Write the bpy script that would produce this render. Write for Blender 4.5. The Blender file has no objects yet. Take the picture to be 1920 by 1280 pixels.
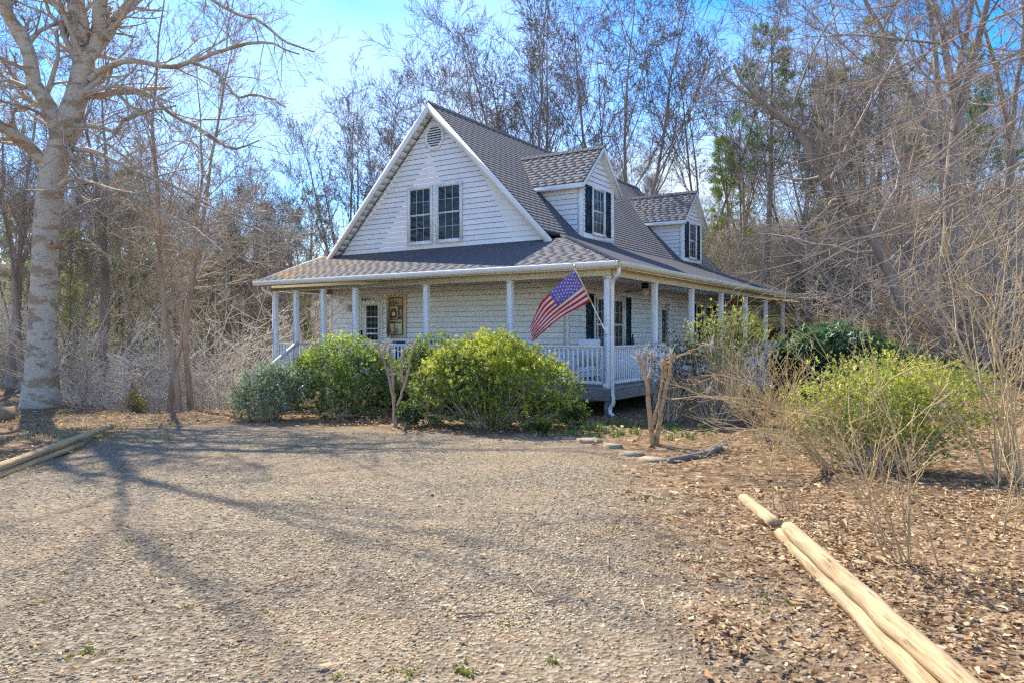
import bpy, math, random
import numpy as np
from mathutils import Vector

# ------------------------------------------------------------------ camera, sky, sun, exposure
SC = bpy.context.scene
COL = SC.collection
FPX, YAW, HOR = 1393.5, 0.574, 626.1            # focal length (px of a 1920 px wide frame), heading, horizon row
CAM = np.array([7.075, -14.794, 1.18])
cd = bpy.data.cameras.new('camera'); cam = bpy.data.objects.new('camera', cd); COL.objects.link(cam)
cam.location = CAM; cam.rotation_euler = (math.radians(90), 0, YAW)
cd.sensor_width = 36; cd.lens = 36 * FPX / 1920; cd.shift_y = (HOR - 640) / 1920 * 1.0
cd.clip_start = 0.05; cd.clip_end = 2000
SC.camera = cam

SUN = np.array([-4.4, 2.3, 5.17]); SUN = SUN / np.linalg.norm(SUN)   # towards the sun
world = bpy.data.worlds.new('World'); SC.world = world; world.use_nodes = True
nt = world.node_tree; nt.nodes.clear()
N = nt.nodes.new; L = nt.links.new
out = N('ShaderNodeOutputWorld'); bg = N('ShaderNodeBackground'); bg.inputs[1].default_value = 0.15
sky = N('ShaderNodeTexSky'); sky.sky_type = 'NISHITA'; sky.sun_disc = False
sky.sun_elevation = math.asin(SUN[2]); sky.sun_rotation = math.atan2(SUN[0], SUN[1])
sky.altitude = 300; sky.air_density = 1.0; sky.dust_density = 0.3; sky.ozone_density = 2.5
tc = N('ShaderNodeTexCoord'); sx = N('ShaderNodeSeparateXYZ'); L(tc.outputs['Generated'], sx.inputs[0])
za = N('ShaderNodeMath'); za.operation = 'MAXIMUM'; za.inputs[1].default_value = 0.0; L(sx.outputs[2], za.inputs[0])
zb = N('ShaderNodeMath'); zb.operation = 'ADD'; zb.inputs[1].default_value = 0.22; L(za.outputs[0], zb.inputs[0])
vd = N('ShaderNodeVectorMath'); vd.operation = 'DIVIDE'
cb = N('ShaderNodeCombineXYZ'); [L(zb.outputs[0], cb.inputs[i]) for i in range(3)]
L(tc.outputs['Generated'], vd.inputs[0]); L(cb.outputs[0], vd.inputs[1])
mp = N('ShaderNodeMapping'); mp.inputs['Location'].default_value = (3.1, 1.7, 0); mp.inputs['Scale'].default_value = (1, 1, 0.2)
L(vd.outputs[0], mp.inputs[0])
no = N('ShaderNodeTexNoise'); no.inputs['Scale'].default_value = 0.75; no.inputs['Detail'].default_value = 7; no.inputs['Roughness'].default_value = 0.52; no.inputs['Distortion'].default_value = 0.35
L(mp.outputs[0], no.inputs[0])
cr = N('ShaderNodeValToRGB'); cr.color_ramp.elements[0].position = 0.43; cr.color_ramp.elements[1].position = 0.66
cr.color_ramp.elements[0].color = (0, 0, 0, 1); cr.color_ramp.elements[1].color = (.9, .9, .9, 1)
L(no.outputs['Fac'], cr.inputs[0])
hs = N('ShaderNodeHueSaturation'); hs.inputs['Hue'].default_value = .511; hs.inputs['Saturation'].default_value = 1.5; L(sky.outputs[0], hs.inputs['Color'])
mx = N('ShaderNodeMix'); mx.data_type = 'RGBA'; L(cr.outputs[0], mx.inputs[0]); L(hs.outputs[0], mx.inputs[6]); mx.inputs[7].default_value = (2.7, 3.1, 3.5, 1)
L(mx.outputs[2], bg.inputs[0]); L(bg.outputs[0], out.inputs[0])

ld = bpy.data.lights.new('sun', 'SUN'); ld.energy = 3.9; ld.angle = math.radians(0.53); ld.color = (1, .93, .80)
sun = bpy.data.objects.new('sun', ld); COL.objects.link(sun)
sun.rotation_euler = Vector(SUN).to_track_quat('Z', 'Y').to_euler(); sun.location = (-20, 10, 30)
SC.view_settings.view_transform = 'Standard'; SC.view_settings.look = 'None'; SC.view_settings.gamma = 1
SC.view_settings.exposure = 1.38
SC.cycles.use_denoising = False; SC.cycles.denoiser = 'OPENIMAGEDENOISE'; SC.cycles.denoising_input_passes = 'RGB_ALBEDO_NORMAL'; SC.cycles.denoising_prefilter = 'ACCURATE'
SC.cycles.use_adaptive_sampling = False; SC.cycles.filter_width = 1.3; world.cycles.sampling_method = 'NONE'
SC.cycles.max_bounces = 6; SC.cycles.diffuse_bounces = 4; SC.cycles.glossy_bounces = 3
SC.cycles.transmission_bounces = 4; SC.cycles.caustics_reflective = False; SC.cycles.caustics_refractive = False

# ------------------------------------------------------------------ pixel -> world helpers
cY, sY = math.cos(YAW), math.sin(YAW)
def ray(u, v):
    R = (u - 960) / FPX; Z = -(v - HOR) / FPX
    return np.array([cY * R - sY, sY * R + cY, Z])
def atD(u, v, D): return CAM + ray(u, v) * D
def aty(u, v, y): d = ray(u, v); return CAM + d * (y - CAM[1]) / d[1]
def RD(x, y): dx, dy = x - CAM[0], y - CAM[1]; return cY * dx + sY * dy, -sY * dx + cY * dy
def world_RD(R, D): return CAM[0] + cY * R - sY * D, CAM[1] + sY * R + cY * D

# ------------------------------------------------------------------ noise + terrain height
def vnoise(x, y, s, seed=0):
    x = np.asarray(x, float) / s + seed * 17.3; y = np.asarray(y, float) / s - seed * 9.1
    xi = np.floor(x); yi = np.floor(y); fx = x - xi; fy = y - yi
    fx = fx * fx * (3 - 2 * fx); fy = fy * fy * (3 - 2 * fy)
    h = lambda a, b: np.modf(np.abs(np.sin(a * 127.1 + b * 311.7) * 43758.5453))[0]
    return (h(xi, yi) * (1 - fx) + h(xi + 1, yi) * fx) * (1 - fy) + (h(xi, yi + 1) * (1 - fx) + h(xi + 1, yi + 1) * fx) * fy
def sstep(a, b, t): t = np.clip((np.asarray(t, float) - a) / (b - a), 0, 1); return t * t * (3 - 2 * t)
def gz(x, y):
    x = np.asarray(x, float); y = np.asarray(y, float)
    R, D = RD(x, y)
    z = -0.62 + 0.021 * np.clip(x, -30, 12) - 0.004 * np.clip(y, -30, 10)
    s = np.minimum(-11.2 - x + 0 * y, y + 4.4 + 0.16 * (x + 11))
    z = z - 3.2 * sstep(0.0, 9, s) * (1 - sstep(40, 75, D))
    z = z + 0.10 * sstep(3, 0, np.hypot(x + 16.5, y + 4.0) - 0.4)
    rr = sstep(-2, 16, R)
    hill = 0.19 * rr * np.maximum(0, D - 24) + 0.05 * (1 - rr) * np.maximum(0, D - 42) + 0.10 * sstep(-4, -14, R) * np.maximum(0, D - 36)
    hill = hill + 0.09 * np.maximum(0, R - 7) * sstep(14, 26, D)
    z = z + np.minimum(hill, 16)
    far = sstep(12, 40, D)
    z = z + 0.05 * (vnoise(x, y, 2.3, 1) - .5) + 0.03 * (vnoise(x, y, .7, 2) - .5) + far * 1.2 * (vnoise(x, y, 14, 3) - .5)
    return z
_TT = np.concatenate([np.arange(1.5, 12, .02), np.arange(12, 80, .05)])
def ground(u, v, h=0.):
    d = ray(u, v); P_ = CAM[None] + d[None] * _TT[:, None]
    k = np.argmax(P_[:, 2] < gz(P_[:, 0], P_[:, 1]) + h)
    return P_[k].copy()
def on(x, y, dz=0.): return (float(x), float(y), float(gz(x, y)) + dz)

# ------------------------------------------------------------------ mesh + object helpers
def np_mesh(name, V, faces, cols=None, smooth=False, mats=None):
    """V (n,3); faces: list of int arrays (m,k)."""
    me = bpy.data.meshes.new(name)
    V = np.asarray(V, np.float32); me.vertices.add(len(V)); me.vertices.foreach_set('co', V.ravel())
    faces = [np.asarray(f, np.int32) for f in faces if len(f)]
    nl = sum(f.size for f in faces); npol = sum(len(f) for f in faces)
    me.loops.add(nl); me.polygons.add(npol)
    me.loops.foreach_set('vertex_index', np.concatenate([f.ravel() for f in faces]))
    tot = np.concatenate([np.full(len(f), f.shape[1], np.int32) for f in faces])
    st = np.concatenate([[0], np.cumsum(tot)[:-1]]).astype(np.int32)
    me.polygons.foreach_set('loop_start', st); me.polygons.foreach_set('loop_total', tot)
    if smooth: me.polygons.foreach_set('use_smooth', np.ones(npol, bool))
    if cols is not None:
        a = me.color_attributes.new('col', 'FLOAT_COLOR', 'POINT')
        c = np.ones((len(V), 4), np.float32); c[:, :3] = cols; a.data.foreach_set('color', c.ravel())
    me.update(calc_edges=True); me.validate()
    return me
def off_of(parent):
    v = Vector((0, 0, 0))
    while parent is not None: v += parent.location; parent = parent.parent
    return v
def link(name, me, mat=None, parent=None):
    o = bpy.data.objects.new(name, me); COL.objects.link(o)
    if mat is not None and not me.materials: me.materials.append(mat)
    if parent is not None: o.parent = parent
    return o
class MB:
    """collects shapes in world coordinates and links them as one mesh"""
    def __init__(s): s.V = []; s.F = {}; s.n = 0; s.C = []
    def add(s, V, F, col=None):
        V = np.asarray(V, float); s.V.append(V)
        for f in F:
            s.F.setdefault(len(f), []).append([i + s.n for i in f])
        s.n += len(V); s.C.append(np.tile(col if col is not None else (1, 1, 1), (len(V), 1)))
        return s
    def box(s, a, b, col=None):
        (x0, y0, z0), (x1, y1, z1) = a, b
        V = [(x0,y0,z0),(x1,y0,z0),(x1,y1,z0),(x0,y1,z0),(x0,y0,z1),(x1,y0,z1),(x1,y1,z1),(x0,y1,z1)]
        return s.add(V, [(0,3,2,1),(4,5,6,7),(0,1,5,4),(1,2,6,5),(2,3,7,6),(3,0,4,7)], col)
    def bbox(s, a, b, c=.006, col=None):
        """box with chamfered edges"""
        a = np.array(a, float); b = np.array(b, float); m = (a + b) / 2; h = (b - a) / 2
        h = np.abs(h); c = min(c, .45 * h.min()); V = []; idx = {}
        for sx_ in (-1, 1):
            for sy_ in (-1, 1):
                for sz_ in (-1, 1):
                    sg = np.array([sx_, sy_, sz_])
                    for k in range(3):
                        p = m + sg * (h - c); p[k] = m[k] + sg[k] * h[k]
                        idx[(sx_, sy_, sz_, k)] = len(V); V.append(p)
        F = []
        q = [(-1,-1),(1,-1),(1,1),(-1,1)]
        for k in range(3):
            for sg in (-1, 1):
                f = []
                for (p_, q_) in q:
                    t = [p_, q_]; t.insert(k, sg); f.append(idx[(*t, k)])
                if (sg == 1) == (k == 1): f = f[::-1]
                F.append(tuple(f))
        for k in range(3):
            i, j = [t for t in range(3) if t != k]
            for si in (-1, 1):
                for sj in (-1, 1):
                    def vv(sk, face):
                        t = [0, 0, 0]; t[i] = si; t[j] = sj; t[k] = sk; return idx[(*t, face)]
                    F.append((vv(-1, i), vv(1, i), vv(1, j), vv(-1, j)))
        for sx_ in (-1, 1):
            for sy_ in (-1, 1):
                for sz_ in (-1, 1): F.append(tuple(idx[(sx_, sy_, sz_, k)] for k in range(3)))
        return s.add(V, F, col)
    def obb(s, p0, p1, w, h, up=(0, 0, 1), col=None):
        """beam from p0 to p1, width w, height h centred"""
        p0 = np.array(p0, float); p1 = np.array(p1, float); t = p1 - p0; t /= np.linalg.norm(t)
        sd = np.cross(t, up); sd /= np.linalg.norm(sd); u = np.cross(sd, t)
        V = [p + sd * a * w / 2 + u * b * h / 2 for p in (p0, p1) for a, b in ((-1,-1),(1,-1),(1,1),(-1,1))]
        return s.add(V, [(0,3,2,1),(4,5,6,7),(0,1,5,4),(1,2,6,5),(2,3,7,6),(3,0,4,7)], col)
    def tube(s, pts, rad, sides=8, cap=True, col=None):
        pts = np.asarray(pts, float); n = len(pts); rad = np.broadcast_to(rad, (n,))
        V, F = tubes(pts[None], np.asarray(rad)[None], sides)
        F = [tuple(f) for f in F]
        if cap: F += [tuple(range(sides))[::-1], tuple(range((n - 1) * sides, n * sides))]
        return s.add(V, F, col)
    def prism(s, poly, z0, z1, col=None):
        n = len(poly)
        V = [(x, y, z0) for x, y in poly] + [(x, y, z1) for x, y in poly]
        return s.add(V, [tuple(range(n))[::-1], tuple(range(n, 2*n))] + [(i, (i+1) % n, n + (i+1) % n, n + i) for i in range(n)], col)
    def build(s, name, mat, parent=None, smooth=False, kind=None):
        V = np.concatenate(s.V) - np.array(off_of(parent))
        me = np_mesh(name, V, [np.array(v) for v in s.F.values()], np.concatenate(s.C), smooth)
        o = link(name, me, mat, parent)
        if kind: o['kind'] = kind
        return o
def thing(name, label, cat, loc, group=None):
    o = bpy.data.objects.new(name, None); COL.objects.link(o); o.location = loc; o.empty_display_size = .3
    o['label'] = label; o['category'] = cat
    if group: o['group'] = group
    return o
def tag(o, label, cat, group=None):
    o['label'] = label; o['category'] = cat
    if group: o['group'] = group
    return o
def rehome(o, loc):
    """move a mesh object's origin to loc (mesh stays in place)"""
    d = Vector(loc); n = len(o.data.vertices); a = np.empty(n * 3, np.float32)
    o.data.vertices.foreach_get('co', a); a = a.reshape(-1, 3) - np.array(d, np.float32); o.data.vertices.foreach_set('co', a.ravel())
    o.location = d; return o

# ------------------------------------------------------------------ vectorised branches
def unit(a): return a / (np.linalg.norm(a, axis=-1, keepdims=True) + 1e-9)
def tubes(P, Rr, sides):
    """P (N,n,3), Rr (N,n) -> verts, quads"""
    Nn, n, _ = P.shape
    T = unit(np.gradient(P, axis=1))
    ref = np.zeros((Nn, 1, 3)); md = np.abs(T.mean(1)); ax = md.argmin(1); ref[np.arange(Nn), 0, ax] = 1
    A = unit(np.cross(T, ref)); B = np.cross(T, A)
    th = np.arange(sides) * 2 * math.pi / sides
    V = P[:, :, None] + Rr[:, :, None, None] * (A[:, :, None] * np.cos(th)[None, None, :, None] + B[:, :, None] * np.sin(th)[None, None, :, None])
    i = np.arange(n - 1)[:, None] * sides; k = np.arange(sides)[None]
    q = np.stack([i + k, i + (k + 1) % sides, i + sides + (k + 1) % sides, i + sides + k], -1).reshape(-1, 4)
    F = (q[None] + (np.arange(Nn) * n * sides)[:, None, None]).reshape(-1, 4)
    return V.reshape(-1, 3), F
def grow(rng, base, d, length, r0, n=5, wander=.25, up=.1, taper=.3, rmin=.003, droop=0.):
    """integrate N branches: returns (N,n,3),(N,n)"""
    Nn = len(base); P = np.empty((Nn, n, 3)); P[:, 0] = base; d = unit(d); st = (length / (n - 1))[:, None]
    for i in range(1, n):
        d = d + rng.normal(0, wander, (Nn, 3)); d[:, 2] += up - droop * i / n; d = unit(d)
        P[:, i] = P[:, i - 1] + d * st
    t = np.linspace(0, 1, n)[None]
    Rr = np.maximum(r0[:, None] * (1 - (1 - taper) * t), rmin)
    return P, Rr
def kids(rng, P, Rr, per, t0=.25, t1=1., ang=(45, 12), lr=.5, lsd=.2, rr=.55, flat=0., lenref=None):
    Nn, n, _ = P.shape
    Ln = np.linalg.norm(np.diff(P, axis=1), axis=2).sum(1)
    idx = np.repeat(np.arange(Nn), per); M = len(idx)
    t = (np.tile((np.arange(per) + .5) / per, Nn) + rng.uniform(-.5, .5, M) / per) * (t1 - t0) + t0
    x = np.clip(t * (n - 1), 0, n - 1.001); i = x.astype(int); f = (x - i)[:, None]
    base = P[idx, i] * (1 - f) + P[idx, i + 1] * f
    T = unit(P[idx, i + 1] - P[idx, i]); rad = Rr[idx, i] * (1 - f[:, 0]) + Rr[idx, i + 1] * f[:, 0]
    ref = unit(rng.normal(0, 1, (M, 3)) * np.array([1, 1, 1 - flat])); side = unit(ref - (ref * T).sum(1, keepdims=True) * T)
    a = np.radians(rng.normal(ang[0], ang[1], M))[:, None]
    d = T * np.cos(a) + side * np.sin(a)
    ln = Ln[idx] * lr * (1.15 - .6 * t) * np.exp(rng.normal(0, lsd, M))
    return base, d, ln, rad * rr
class Tree:
    def __init__(s): s.wood = []; s.twig = []
    def put(s, P, Rr, sides, twig=False): (s.twig if twig else s.wood).append(tubes(P, Rr, sides))
    def mesh(s, name, which):
        V = []; F = []; n = 0
        for v, f in (s.wood if which == 'wood' else s.twig): V.append(v); F.append(f + n); n += len(v)
        return np_mesh(name, np.concatenate(V), [np.concatenate(F)], smooth=True)
    def branchlets(s, rng, P, Rr, lv, twig_from=1):
        """lv: list of dicts for successive levels"""
        for k, c in enumerate(lv):
            b, d, ln, r = kids(rng, P, Rr, c['per'], c.get('t0', .2), 1., c.get('ang', (45, 14)), c.get('lr', .5), c.get('lsd', .25), c.get('rr', .55), c.get('flat', 0))
            P, Rr = grow(rng, b, d, ln, np.maximum(r, c.get('rmin', .004)), c.get('n', 4), c.get('wander', .2), c.get('up', .1), c.get('taper', .4), c.get('rmin', .004), c.get('droop', 0))
            s.put(P, Rr, c.get('sides', 3), k >= twig_from)
        return P, Rr

# ------------------------------------------------------------------ materials
def mat(name, col, rough=.7, var=.25, scale=8., bump=0., bscale=60., spec=.3, attr=False, metal=0., col2=None, stretch=(1, 1, 1), transl=0., detail=5):
    m = bpy.data.materials.new(name); m.use_nodes = True; t = m.node_tree; n = t.nodes.new; l = t.links.new
    b = t.nodes['Principled BSDF']; b.inputs['Roughness'].default_value = rough; b.inputs['Metallic'].default_value = metal
    b.inputs['Specular IOR Level'].default_value = spec
    co = n('ShaderNodeTexCoord'); mpn = n('ShaderNodeMapping'); mpn.inputs['Scale'].default_value = stretch
    l(co.outputs['Object'], mpn.inputs[0])
    nz = n('ShaderNodeTexNoise'); nz.inputs['Scale'].default_value = scale; nz.inputs['Detail'].default_value = detail; nz.inputs['Roughness'].default_value = .6
    l(mpn.outputs[0], nz.inputs[0])
    mixc = n('ShaderNodeMix'); mixc.data_type = 'RGBA'
    c1 = tuple(x * (1 - var) for x in col); c2 = col2 or tuple(min(1, x * (1 + var)) for x in col)
    rp = n('ShaderNodeMapRange'); rp.inputs[1].default_value = .3; rp.inputs[2].default_value = .7; l(nz.outputs['Fac'], rp.inputs[0])
    mixc.inputs[6].default_value = (*c1, 1); mixc.inputs[7].default_value = (*c2, 1); l(rp.outputs[0], mixc.inputs[0])
    src = mixc.outputs[2]
    if attr:
        at = n('ShaderNodeAttribute'); at.attribute_name = 'col'
        mu = n('ShaderNodeMix'); mu.data_type = 'RGBA'; mu.blend_type = 'MULTIPLY'; mu.inputs[0].default_value = 1
        l(src, mu.inputs[6]); l(at.outputs['Color'], mu.inputs[7]); src = mu.outputs[2]
    l(src, b.inputs['Base Color'])
    if bump:
        nb = n('ShaderNodeTexNoise'); nb.inputs['Scale'].default_value = bscale; nb.inputs['Detail'].default_value = 4; l(mpn.outputs[0], nb.inputs[0])
        bp = n('ShaderNodeBump'); bp.inputs['Strength'].default_value = bump; bp.inputs['Distance'].default_value = .02
        l(nb.outputs['Fac'], bp.inputs['Height']); l(bp.outputs[0], b.inputs['Normal'])
    if transl:
        tr = n('ShaderNodeBsdfTranslucent'); l(src, tr.inputs['Color']); ms = n('ShaderNodeMixShader'); ms.inputs[0].default_value = transl
        l(b.outputs[0], ms.inputs[1]); l(tr.outputs[0], ms.inputs[2]); l(ms.outputs[0], t.nodes['Material Output'].inputs[0])
    return m
M = {}
M['siding'] = mat('siding', (.78, .775, .77), .55, .07, 1.3, attr=True, stretch=(1, 1, 3))
M['seam_shade'] = mat('lap_shade_dirt', (.40, .40, .41), .8, .15)  # darker grey behind the board gaps paints in lap shadow and dirt lines
M['trim'] = mat('white_trim', (.78, .76, .72), .5, .06, 3.)
M['cream'] = mat('cream_trim', (.74, .66, .48), .5, .07, 3.)
M['shingle'] = mat('shingle', (.115, .113, .122), .9, .15, 30., .2, 150., .15, attr=True)
M['under'] = mat('roof_deck', (.06, .055, .05), .9)
M['shutter'] = mat('shutter', (.012, .035, .05), .5, .2)
M['glass'] = mat('glass', (.010, .022, .030), .03, .3, 2., spec=.45)
M['grille'] = mat('grille', (.55, .57, .58), .5, .05)
M['greywood'] = mat('grey_wood', (.21, .185, .155), .85, .3, 3., .4, 40., stretch=(1, 1, 6))
M['deckwood'] = mat('deck_wood', (.30, .27, .23), .85, .25, 4., .3, 40.)
M['found'] = mat('foundation', (.16, .12, .09), .9, .3, 5., .3)
M['ceil'] = mat('porch_ceiling', (.74, .71, .64), .6, .05)
M['dark'] = mat('dark_metal', (.02, .02, .022), .4, .2)
M['fanwood'] = mat('fan_blade', (.30, .22, .14), .5, .2)
def bark_mat(name, pale, tan, dark, patch=1.6, speck=14., stretch=(1, 1, 2.2), bump=.7):
    m = bpy.data.materials.new(name); m.use_nodes = True; t = m.node_tree; n = t.nodes.new; l = t.links.new; b = t.nodes['Principled BSDF']; b.inputs['Roughness'].default_value = .9; b.inputs['Specular IOR Level'].default_value = .15
    co = n('ShaderNodeTexCoord'); m1 = n('ShaderNodeMapping'); m1.inputs['Scale'].default_value = stretch; l(co.outputs['Object'], m1.inputs[0])
    def nz(sc, det, rg=.65):
        q = n('ShaderNodeTexNoise'); q.inputs['Scale'].default_value = sc; q.inputs['Detail'].default_value = det; q.inputs['Roughness'].default_value = rg; l(m1.outputs[0], q.inputs[0]); return q.outputs['Fac']
    def rmp(src, a0, a1):
        q = n('ShaderNodeMapRange'); q.inputs[1].default_value = a0; q.inputs[2].default_value = a1; l(src, q.inputs[0]); return q.outputs[0]
    def mx_(f, a0, c0):
        q = n('ShaderNodeMix'); q.data_type = 'RGBA'; l(f, q.inputs[0])
        if isinstance(a0, tuple): q.inputs[6].default_value = (*a0, 1)
        else: l(a0, q.inputs[6])
        q.inputs[7].default_value = (*c0, 1); return q.outputs[2]
    c = mx_(rmp(nz(patch, 10), .49, .56), pale, tan); c = mx_(rmp(nz(speck, 8, .75), .57, .64), c, dark); c = mx_(rmp(nz(3.3, 6), .62, .70), c, tuple(x * 1.12 for x in pale)); l(c, b.inputs['Base Color'])
    bp = n('ShaderNodeBump'); bp.inputs['Strength'].default_value = bump; bp.inputs['Distance'].default_value = .03; l(nz(speck, 8, .7), bp.inputs['Height']); l(bp.outputs[0], b.inputs['Normal']); return m
M['beech'] = bark_mat('beech_bark', (.50, .43, .345), (.34, .245, .16), (.11, .085, .065))
M['timber'] = bark_mat('landscape_timber', (.50, .36, .20), (.38, .26, .135), (.16, .10, .055), 2.2, 4.5, (.7, 13, 13), .35)
M['beechtwig'] = mat('beech_twig', (.44, .36, .28), .85, .3, 4.)
M['bark'] = mat('bark', (.29, .235, .19), .9, .35, 5., .5, 30., stretch=(1, 1, .3))
M['twig'] = mat('twig', (.35, .285, .23), .9, .3, 2.)
M['twigdark'] = mat('dark_twig', (.21, .165, .135), .9, .3, 2.)
M['redbark'] = mat('brown_bark', (.40, .28, .19), .9, .35, 5., .5, 30., stretch=(1, 1, .3))
M['palebrush'] = mat('pale_brush', (.60, .53, .44), .9, .3, 1.2)
M['brush'] = mat('brush', (.52, .42, .31), .9, .35, 1.)
M['yellowstem'] = mat('tan_stem', (.52, .37, .19), .85, .3, 4.)
M['myrtle'] = bark_mat('myrtle_bark', (.56, .36, .19), (.42, .24, .11), (.22, .13, .07), 5., 22.)
M['leaf'] = mat('leaf', (1, 1, 1), .45, .12, 3., spec=.4, attr=True, transl=.42)
M['needle'] = mat('needle', (1, 1, 1), .6, .15, 2., attr=True, transl=.2)
M['chip'] = mat('stone_chip', (1, 1, 1), .85, .12, 40., attr=True)
M['deadleaf'] = mat('dead_leaf', (1, 1, 1), .8, .15, 30., attr=True, transl=.1)
M['cloth'] = mat('flag_cloth', (1, 1, 1), .75, .05, 12., attr=True, transl=.25)
M['brass'] = mat('brass', (.75, .60, .30), .3, .1, metal=.6)
M['palewood'] = mat('pale_pole', (.68, .55, .33), .5, .15, 4.)
M['blue'] = mat('blue_cloth', (.025, .045, .16), .8, .2)
M['white'] = mat('white_paint', (.80, .79, .76), .5, .05)
M['planter'] = mat('planter_wood', (.34, .25, .15), .8, .3, 4., .3)
M['rock'] = mat('field_stone', (.30, .24, .17), .9, .3, 6., .6, 20.)
M['paint'] = mat('painted_board', (1, 1, 1), .7, .1, 20., attr=True)
M['grassm'] = mat('grass_blade', (1, 1, 1), .6, .15, 4., attr=True, transl=.25)
M['lampglass'] = mat('lamp_glass', (.70, .70, .66), .2, .05)

# ------------------------------------------------------------------ terrain: one sheet, gravel and leaf-litter mask
def px_poly(L_): return np.array([ground(u, v)[:2] for u, v in L_])
BED = px_poly([(430, 792), (560, 800), (700, 803), (860, 815), (1000, 817), (1090, 830), (1150, 860), (1190, 900), (1215, 960), (1250, 1040), (1310, 1140), (1390, 1279)])
LEFT = px_poly([(430, 792), (330, 797), (225, 803), (110, 843), (0, 890), ])
GPOLY = np.concatenate([BED, [[6.2, -12.2], [6.8, -16], [-8, -16], [-8, -11]], LEFT[::-1]])
def poly_sd(x, y, poly):
    """signed distance (positive inside)"""
    x = np.asarray(x, float); y = np.asarray(y, float); d = np.full(x.shape, 1e9); ins = np.zeros(x.shape, bool); n = len(poly)
    for i in range(n):
        a = poly[i]; b = poly[(i + 1) % n]; ex, ey = b - a; wx = x - a[0]; wy = y - a[1]
        t = np.clip((wx * ex + wy * ey) / (ex * ex + ey * ey + 1e-12), 0, 1)
        d = np.minimum(d, np.hypot(wx - t * ex, wy - t * ey))
        c = ((a[1] > y) != (b[1] > y)) & (x < (b[0] - a[0]) * (y - a[1]) / (b[1] - a[1] + 1e-12) + a[0])
        ins ^= c
    return np.where(ins, d, -d)
def gravel_mask(x, y):
    sd = poly_sd(x, y, GPOLY); R, D = RD(x, y)
    w = .35 + .85 * sstep(0, 2, R)                   # softer towards the leaf litter on the right
    return sstep(-w, w, sd + 1.1 * w * (vnoise(x, y, .5, 5) - .5) + .5 * w * (vnoise(x, y, .17, 6) - .5))
def axis(lo, hi, fine0, fine1, step, g=1.13):
    a = list(np.arange(fine0, fine1, step)); s = step
    while a[-1] < hi: s *= g; a.append(a[-1] + s)
    s = step
    while a[0] > lo: s *= g; a.insert(0, a[0] - s)
    return np.array(a)
xs = axis(-330, 330, -9, 9.5, .11); ys = axis(-60, 420, -14.5, -.5, .11)
X, Y = np.meshgrid(xs, ys); Z = gz(X, Y)
nx, ny = len(xs), len(ys)
i = np.arange(ny - 1)[:, None] * nx + np.arange(nx - 1)[None]
Fg = np.stack([i, i + 1, i + 1 + nx, i + nx], -1).reshape(-1, 4)
gm = gravel_mask(X.ravel(), Y.ravel())
gR, gD = RD(X.ravel(), Y.ravel())
green = sstep(.62, .8, vnoise(X.ravel(), Y.ravel(), 9, 8)) * sstep(20, 30, gD)
dirt = sstep(.55, .75, vnoise(X.ravel(), Y.ravel(), 1.3, 9))
cols = np.stack([gm, green, dirt], -1)
gme = np_mesh('ground', np.stack([X, Y, Z], -1).reshape(-1, 3), [Fg], cols, True)
gmt = bpy.data.materials.new('ground_cover'); gmt.use_nodes = True; t = gmt.node_tree; n = t.nodes.new; l = t.links.new
b = t.nodes['Principled BSDF']; b.inputs['Roughness'].default_value = .95; b.inputs['Specular IOR Level'].default_value = .1
co = n('ShaderNodeTexCoord'); at = n('ShaderNodeAttribute'); at.attribute_name = 'col'; sp = n('ShaderNodeSeparateColor'); l(at.outputs['Color'], sp.inputs[0])
def tex(kind, scale, detail=4, rough=.6):
    q = n('ShaderNodeTexNoise' if kind == 'n' else 'ShaderNodeTexVoronoi'); q.inputs['Scale'].default_value = scale; l(co.outputs['Object'], q.inputs[0])
    if kind == 'n': q.inputs['Detail'].default_value = detail; q.inputs['Roughness'].default_value = rough
    return q
def ramp(src, stops):
    r = n('ShaderNodeValToRGB'); e = r.color_ramp.elements
    while len(e) < len(stops): e.new(.5)
    for k, (p, c) in enumerate(stops): e[k].position = p; e[k].color = (*c, 1)
    l(src, r.inputs[0]); return r.outputs[0]
def mixc(f, a, c, mode='MIX'):
    m = n('ShaderNodeMix'); m.data_type = 'RGBA'; m.blend_type = mode
    if isinstance(f, float): m.inputs[0].default_value = f
    else: l(f, m.inputs[0])
    l(a, m.inputs[6]); l(c, m.inputs[7]); return m.outputs[2]
v1 = tex('v', 34); v2 = tex('v', 13); n1 = tex('n', 1.1, 6); n2 = tex('n', 60, 3); n3 = tex('n', 6, 6)
stone = ramp(v1.outputs['Color'], [(0, (.04, .032, .024)), (.35, (.145, .117, .08)), (.7, (.26, .212, .148)), (1, (.40, .34, .245))])
grav = mixc(ramp(n3.outputs['Fac'], [(.45, (.0, .0, .0)), (.80, (.55, .55, .55))]), stone, ramp(n2.outputs['Fac'], [(.3, (.14, .095, .055)), (.7, (.28, .20, .12))]))
leafc = ramp(v2.outputs['Color'], [(0, (.07, .04, .02)), (.3, (.17, .10, .052)), (.6, (.28, .185, .105)), (1, (.42, .31, .19))])
soil = ramp(n2.outputs['Fac'], [(.3, (.075, .045, .025)), (.7, (.19, .115, .062))])
lit = mixc(ramp(n3.outputs['Fac'], [(.35, (0, 0, 0)), (.6, (1, 1, 1))]), soil, leafc)
gcol = n('ShaderNodeRGB'); gcol.outputs[0].default_value = (.16, .22, .05, 1)
lit = mixc(sp.outputs[1], lit, gcol.outputs[0])
dcol = ramp(n2.outputs['Fac'], [(.3, (.24, .15, .085)), (.7, (.42, .29, .17))])
dm = n('ShaderNodeMath'); dm.operation = 'MULTIPLY'; dm.inputs[1].default_value = .25; l(sp.outputs[2], dm.inputs[0])
grav = mixc(dm.outputs[0], grav, dcol)
l(mixc(sp.outputs[0], lit, grav), b.inputs['Base Color'])
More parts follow.
